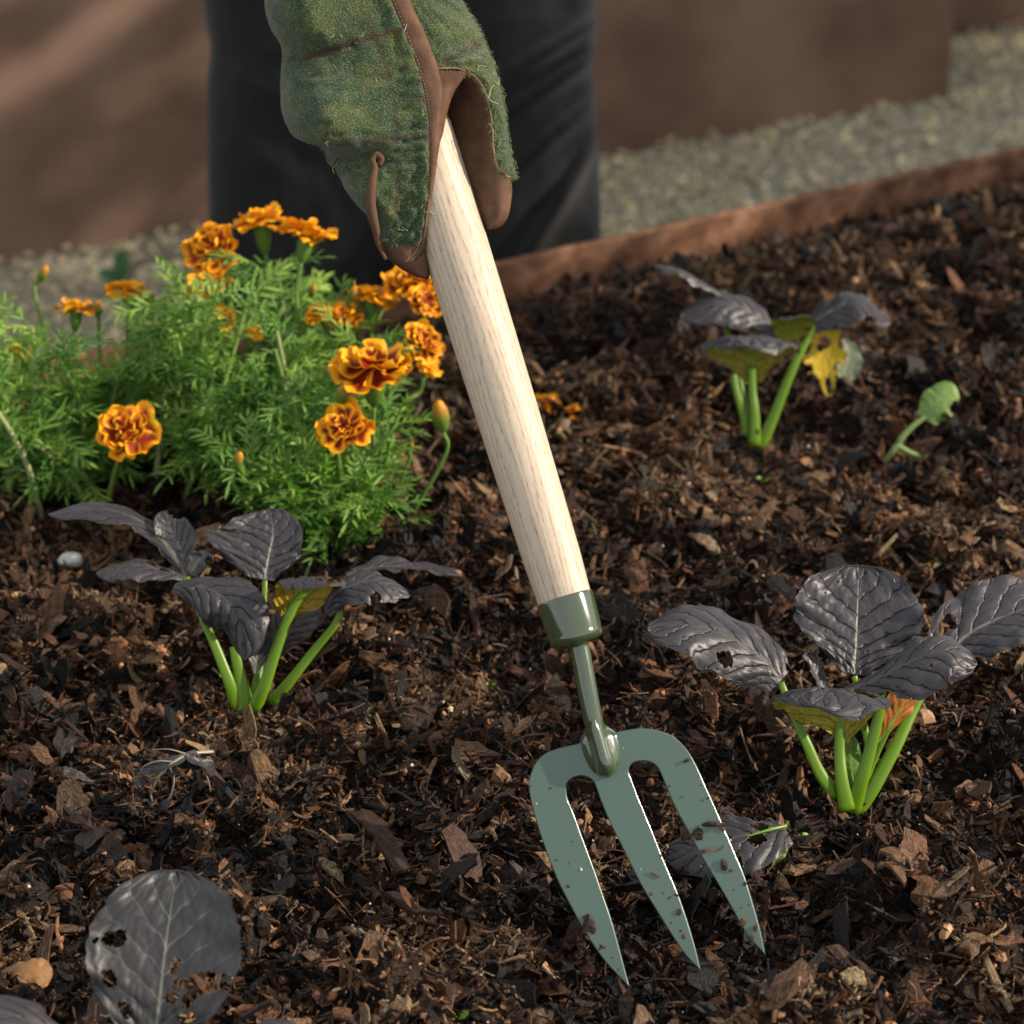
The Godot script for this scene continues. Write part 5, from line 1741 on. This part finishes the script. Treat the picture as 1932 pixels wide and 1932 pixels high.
func build_marigolds() -> void:
	var r := RandomNumberGenerator.new()
	r.seed = 31
	for i in 8:
		petals.append(petal_shape(r, 1.0 if i < 4 else 0.35))
	var fronds := []
	for i in 5:
		fronds.append(frond_shape(r))
	var plans := [
		["marigold plant at the far left with small orange blooms", Vector2(170, 960), [[-70, 320, 670, 930, 27], [-40, 300, 600, 690, 6]],
			[[144, 586, 38, 0.1, 1.0, 0.1, -10, false], [245, 557, 47, 0.1, 1.0, 0.15, -20, false], [27, 676, 36, -0.3, 0.7, 0.7, -30, false], [238, 815, 54, 0.05, 0.35, 0.95, 92, true]], [[81, 516, 17, -30], [314, 572, 15, -20], [185, 582, 15, -10]]],
		["tallest marigold plant, in the middle, with blooms up against the dark trousers", Vector2(430, 945), [[300, 590, 570, 900, 27], [350, 600, 500, 580, 7]],
			[[404, 470, 54, -0.2, 0.4, 0.95, 6, true], [494, 425, 54, -0.1, 1.0, 0.25, 0, false], [579, 446, 50, 0.25, 1.0, 0.2, 10, false], [393, 538, 46, -0.1, 0.8, 0.65, 16, false], [420, 600, 24, 0.3, 0.3, 0.9, 0, true], [482, 628, 16, 0.0, 0.2, 0.9, 20, false]], [[590, 548, 12, -10]]],
		["spreading marigold plant at the right front, beside the fork handle", Vector2(640, 1010), [[430, 750, 620, 1000, 28], [540, 700, 820, 1030, 16]],
			[[707, 696, 74, 0.05, 0.88, 0.5, 84, true], [651, 806, 46, -0.1, 0.3, 0.95, 92, true], [796, 648, 42, 0.45, 0.5, 0.8, 40, true], [808, 694, 26, 0.4, 0.6, 0.7, 0, false], [647, 598, 34, 0.0, 0.7, 0.7, -24, true], [700, 566, 46, 0.0, 1.0, 0.2, -30, false], [772, 535, 48, -0.3, 0.7, 0.7, -24, true], [806, 568, 36, 0.2, 0.35, 0.95, -16, true], [597, 594, 24, -0.4, 0.5, 0.8, -20, true]], [[449, 868, 16, 90], [831, 784, 28, 60], [647, 741, 20, 90], [665, 552, 14, -20], [775, 842, 9, 20]]]]
	for plan in plans:
		var p := on_level(plan[1].x, plan[1].y)
		var z := depth_of(p)
		var root := thing("marigold_plant", plan[0], "marigold", p, "marigolds in the corner of the bed")
		var leaves := []
		for zone in plan[2]:
			for i in zone[4]:
				var tip := at(r.randf_range(zone[0], zone[1]), r.randf_range(zone[2], zone[3]), z - r.randf_range(-0.07, 0.075))
				if tip.y < 0.012:
					tip = on_level(r.randf_range(zone[0], zone[1]), maxf(zone[3] - 60, r.randf_range(zone[2], zone[3])), 0.012 + r.randf() * 0.015)
				tip -= p
				var foot := Vector3(r.randfn(0, 0.022), 0, r.randfn(0, 0.018))
				foot = foot.lerp(Vector3(tip.x, 0, tip.z), 0.35)
				var bend := foot.lerp(tip, 0.5) + Vector3(r.randfn(0, 0.008), 0.010, r.randfn(0, 0.008))
				var pts := [foot, bend, tip]
				if i % 3 != 0:
					var b := MB.new()
					tube(b, pts, [0.0022, 0.0017, 0.0010], 6, 12, 1.0, Vector3.ZERO, Color(0.22, 0.34, 0.08) if r.randf() < 0.6 else Color(0.40, 0.42, 0.20))
					put("stem", b.mesh(M.green), root)
				for k in 7:
					var t := 0.36 + 0.64 * k / 6.0
					var o := along(pts, t)
					for s in 2:
						var out := Vector3(tip.x * 0.5 + r.randfn(0, 0.05), r.randf_range(-0.01, 0.05), tip.z * 0.5 + r.randfn(0, 0.05)).normalized()
						var sz := r.randf_range(0.020, 0.036)
						var up := (Vector3.UP + Vector3(r.randfn(0, 0.3), 0, r.randfn(0, 0.3))).normalized()
						var sd := up.cross(out).normalized()
						var g := r.randf()
						var c := Color(0.095, 0.215, 0.040).lerp(Color(0.36, 0.52, 0.10), g * g)
						leaves.append([Transform3D(Basis(sd * sz, out.cross(sd).normalized() * sz, out * sz), o), c])
		scatter("foliage", fronds, M.green, leaves, root)
		for q in plan[3]:
			var c := at(q[0], q[1], z - q[6] * 0.001) - p
			marigold_flower(root, c, cam_dir(q[3], q[4], q[5]), q[2] * px(z), Vector3(c.x * 0.45, 0.02, c.z * 0.45), r, q[7])
		for q in plan[4]:
			var c := at(q[0], q[1], z - q[3] * 0.001) - p
			var up := (Vector3.UP + Vector3(r.randf_range(-0.2, 0.5), 0, 0.1)).normalized()
			var s: float = q[2] * px(z)
			var b := MB.new()
			lathe(b, c - up * s * 1.3, up, [[0.0, s * 0.12], [s * 0.4, s * 0.42], [s * 1.1, s * 0.60], [s * 1.8, s * 0.52], [s * 2.3, s * 0.30], [s * 2.45, s * 0.02]], 12)
			for i in b.c.size():
				b.c[i] = Color(0.13, 0.25, 0.035) if b.uv[i].y < s * 1.7 else Color(0.45, 0.22, 0.05) if b.uv[i].y < s * 2.2 else Color(0.7, 0.32, 0.02)
			put("bud", b.mesh(M.green), root)
			var st := MB.new()
			tube(st, [c - up * s * 1.25, c - up * s * 2.5 + Vector3(0, -0.004, 0), Vector3(c.x * 0.7, 0.02, c.z * 0.7)], [0.0012, 0.0012, 0.0016], 6, 12, 1.0, Vector3.ZERO, Color(0.19, 0.31, 0.07))
			put("stem", st.mesh(M.green), root)
	# a bloom lying loose on the mulch
	var p := on_level(1042, 790, 0.006)
	var loose := thing("fallen_bloom", "loose orange marigold bloom lying on mulch right of the handle", "flower", p)
	for i in 9:
		var o := put("petal", petals[r.randi() % 8], loose, Vector3((i % 3 - 1) * 0.006, 0.003 + (i / 3) * 0.003, 0.002))
		var l := r.randf_range(0.009, 0.013)
		o.transform.basis = Basis(Vector3.UP, r.randf() * TAU) * Basis(Vector3.RIGHT, r.randf_range(-1.0, 0.1)) * Basis.from_scale(Vector3.ONE * l)
	p = on_level(1096, 776, 0.006)
	tag(put("fallen_petal", petals[5], self, p), "single yellow petal on mulch beside the loose bloom", "petal").transform = Transform3D(Basis(Vector3.UP, 0.5) * Basis(Vector3.RIGHT, -0.7) * Basis.from_scale(Vector3.ONE * 0.009), p)
	# a weed in the gravel at the foot of the planter
	p = on_level(225, 560, GRAVEL)
	var z := depth_of(p)
	var weed := thing("weed", "small green weed with a bent dry stem in gravel behind the marigolds", "weed", p)
	var b := MB.new()
	tube(b, seen([[232, 590, 0], [240, 540, 10], [262, 496, 16], [318, 486, 16], [392, 468, 10]], z, p), [0.0045, 0.0045, 0.004, 0.003], 8, 24, 1.0, Vector3.ZERO, Color(0.26, 0.22, 0.17))
	put("dry_stem", b.mesh(M.stalk), weed)
	for q in [[[[240, 540, 4], [232, 510, 6], [228, 470, 6]], 17], [[[240, 545, 4], [220, 526, 6], [186, 512, 6]], 15]]:
		put("leaf", leaf(seen(q[0], z, p), cam_dir(0, 0.4, 0.9), cam_dir(0, 0.5, 0.8), q[1] * px(z), {"seed": 111, "plain": 1, "top": Color(0.05, 0.16, 0.05), "under": Color(0.06, 0.16, 0.05), "blister": 0.2, "pale": 0.2}), weed)


# ---------------------------------------------------------------- trees that stand to the right and shade the path
func build_trees() -> void:
	var r := RandomNumberGenerator.new()
	r.seed = 55
	var leafy := MB.new()
	for q in [[0, 0, 0], [-0.32, 0.05, 0.35], [0, 0, 0.5], [0.32, 0.05, 0.35], [-0.22, 0.03, 0.75], [0.22, 0.03, 0.75], [0, -0.06, 1.0]]:
		leafy.add(Vector3(q[0], q[1], q[2]))
	for q in [[0, 1, 2], [0, 2, 3], [1, 4, 2], [2, 4, 6], [2, 6, 5], [2, 5, 3]]:
		leafy.tri(q[0], q[1], q[2])
	for plan in [["leafy garden tree on the gravel path, right of the picture", Vector3(3.2, 0, -1.40), 1.9, [[0, -0.2, -0.25, 0.5, 4500], [0.1, -0.5, -0.7, 0.5, 2400], [0, 0.35, -0.35, 0.5, 1000], [0.1, 0.1, 0.5, 0.42, 800], [0, -0.3, -1.2, 0.5, 1000], [0, -0.6, 0.15, 0.45, 4000], [0.1, -0.15, 0.98, 0.38, 1100]]]]:
		var root := thing("tree", plan[0], "tree", Vector3(plan[1].x, GRAVEL, plan[1].z))
		var top := Vector3(0, plan[2] - GRAVEL, 0)
		var b := MB.new()
		tube(b, [Vector3.ZERO, Vector3(0.03, top.y * 0.4, 0.02), top * 0.8], [0.06, 0.05, 0.025], 12, 12)
		put("trunk", b.mesh(M.tree_bark), root)
		var spots := []
		for c in plan[3]:
			var o := top + Vector3(c[0], c[1], c[2])
			b = MB.new()
			tube(b, [top * 0.45, top * 0.45 + (o - top * 0.45) * 0.5 + Vector3(0, 0.06, 0), o], [0.03, 0.02, 0.006], 7, 10)
			put("limb", b.mesh(M.tree_bark), root)
			var clumps := []
			for i in 26:
				clumps.append(o + Vector3(r.randfn(), r.randfn(), r.randfn()).normalized() * c[3] * pow(r.randf(), 0.4))
			for i in c[4]:
				var p: Vector3 = clumps[r.randi() % 26] + Vector3(r.randfn(0, 0.075), r.randfn(0, 0.06), r.randfn(0, 0.075))
				var bs := Basis(Vector3.UP, r.randf() * TAU) * Basis(Vector3.RIGHT, r.randf_range(-0.4, 1.2)) * Basis(Vector3.BACK, r.randf_range(-0.6, 0.6))
				spots.append([Transform3D(bs.scaled_local(Vector3.ONE * r.randf_range(0.05, 0.085)), p), Color(0.05, 0.09, 0.03) * r.randf_range(0.7, 1.4)])
		scatter("crown", [leafy], M.green, spots, root)


# ---------------------------------------------------------------- the place
func _ready() -> void:
	var cam := Camera3D.new()
	cam.name = "camera"
	cam.position = EYE
	cam.rotation.x = -PITCH
	cam.fov = 20.12
	cam.near = 0.05
	cam.far = 300.0
	var lens := CameraAttributesPhysical.new()
	lens.frustum_focal_length = 67.65
	lens.frustum_focus_distance = 1.46
	lens.frustum_near = 0.05
	lens.frustum_far = 300.0
	lens.exposure_aperture = 6.6
	cam.attributes = lens
	add_child(cam)
	cam.current = true
	var env := Environment.new()
	env.background_mode = Environment.BG_SKY
	var sky_m := ProceduralSkyMaterial.new()
	sky_m.sky_top_color = Color(0.72, 0.73, 0.745)
	sky_m.sky_horizon_color = Color(0.86, 0.87, 0.88)
	sky_m.sky_curve = 0.25
	sky_m.ground_bottom_color = Color(0.22, 0.21, 0.19)
	sky_m.ground_horizon_color = Color(0.55, 0.55, 0.54)
	env.sky = Sky.new()
	env.sky.sky_material = sky_m
	env.tonemap_mode = Environment.TONE_MAPPER_LINEAR
	env.tonemap_exposure = 1.6
	env.background_energy_multiplier = 1.12
	env.sdfgi_enabled = true
	env.ssao_enabled = true
	env.ssil_enabled = true
	var we := WorldEnvironment.new()
	we.name = "environment"
	we.environment = env
	add_child(we)
	var sun := DirectionalLight3D.new()
	sun.name = "sun"
	sun.light_energy = 1.35
	sun.light_color = Color(1.0, 0.94, 0.86)
	sun.light_angular_distance = 0.6
	sun.shadow_enabled = true
	sun.basis = Basis.looking_at(-Vector3(0.86, 0.44, 0.06).normalized())
	add_child(sun)

	lumps = noise(0.22, 101, 3)
	wob = noise(0.8, 102, 2)
	cells.noise_type = FastNoiseLite.TYPE_CELLULAR
	cells.cellular_return_type = FastNoiseLite.RETURN_DISTANCE
	cells.frequency = 0.24
	cells.fractal_type = FastNoiseLite.FRACTAL_NONE
	back_line = [on_level(930, 500, 0.010), on_level(1932, 280, 0.010)]
	make_materials()
	mat("pebble_white", lin(0.5, 0.49, 0.46), 0.5, 0.4)
	build_surroundings()
	build_bed()
	build_fork()
	build_person()
	build_mustards()
	build_marigolds()
	build_trees()
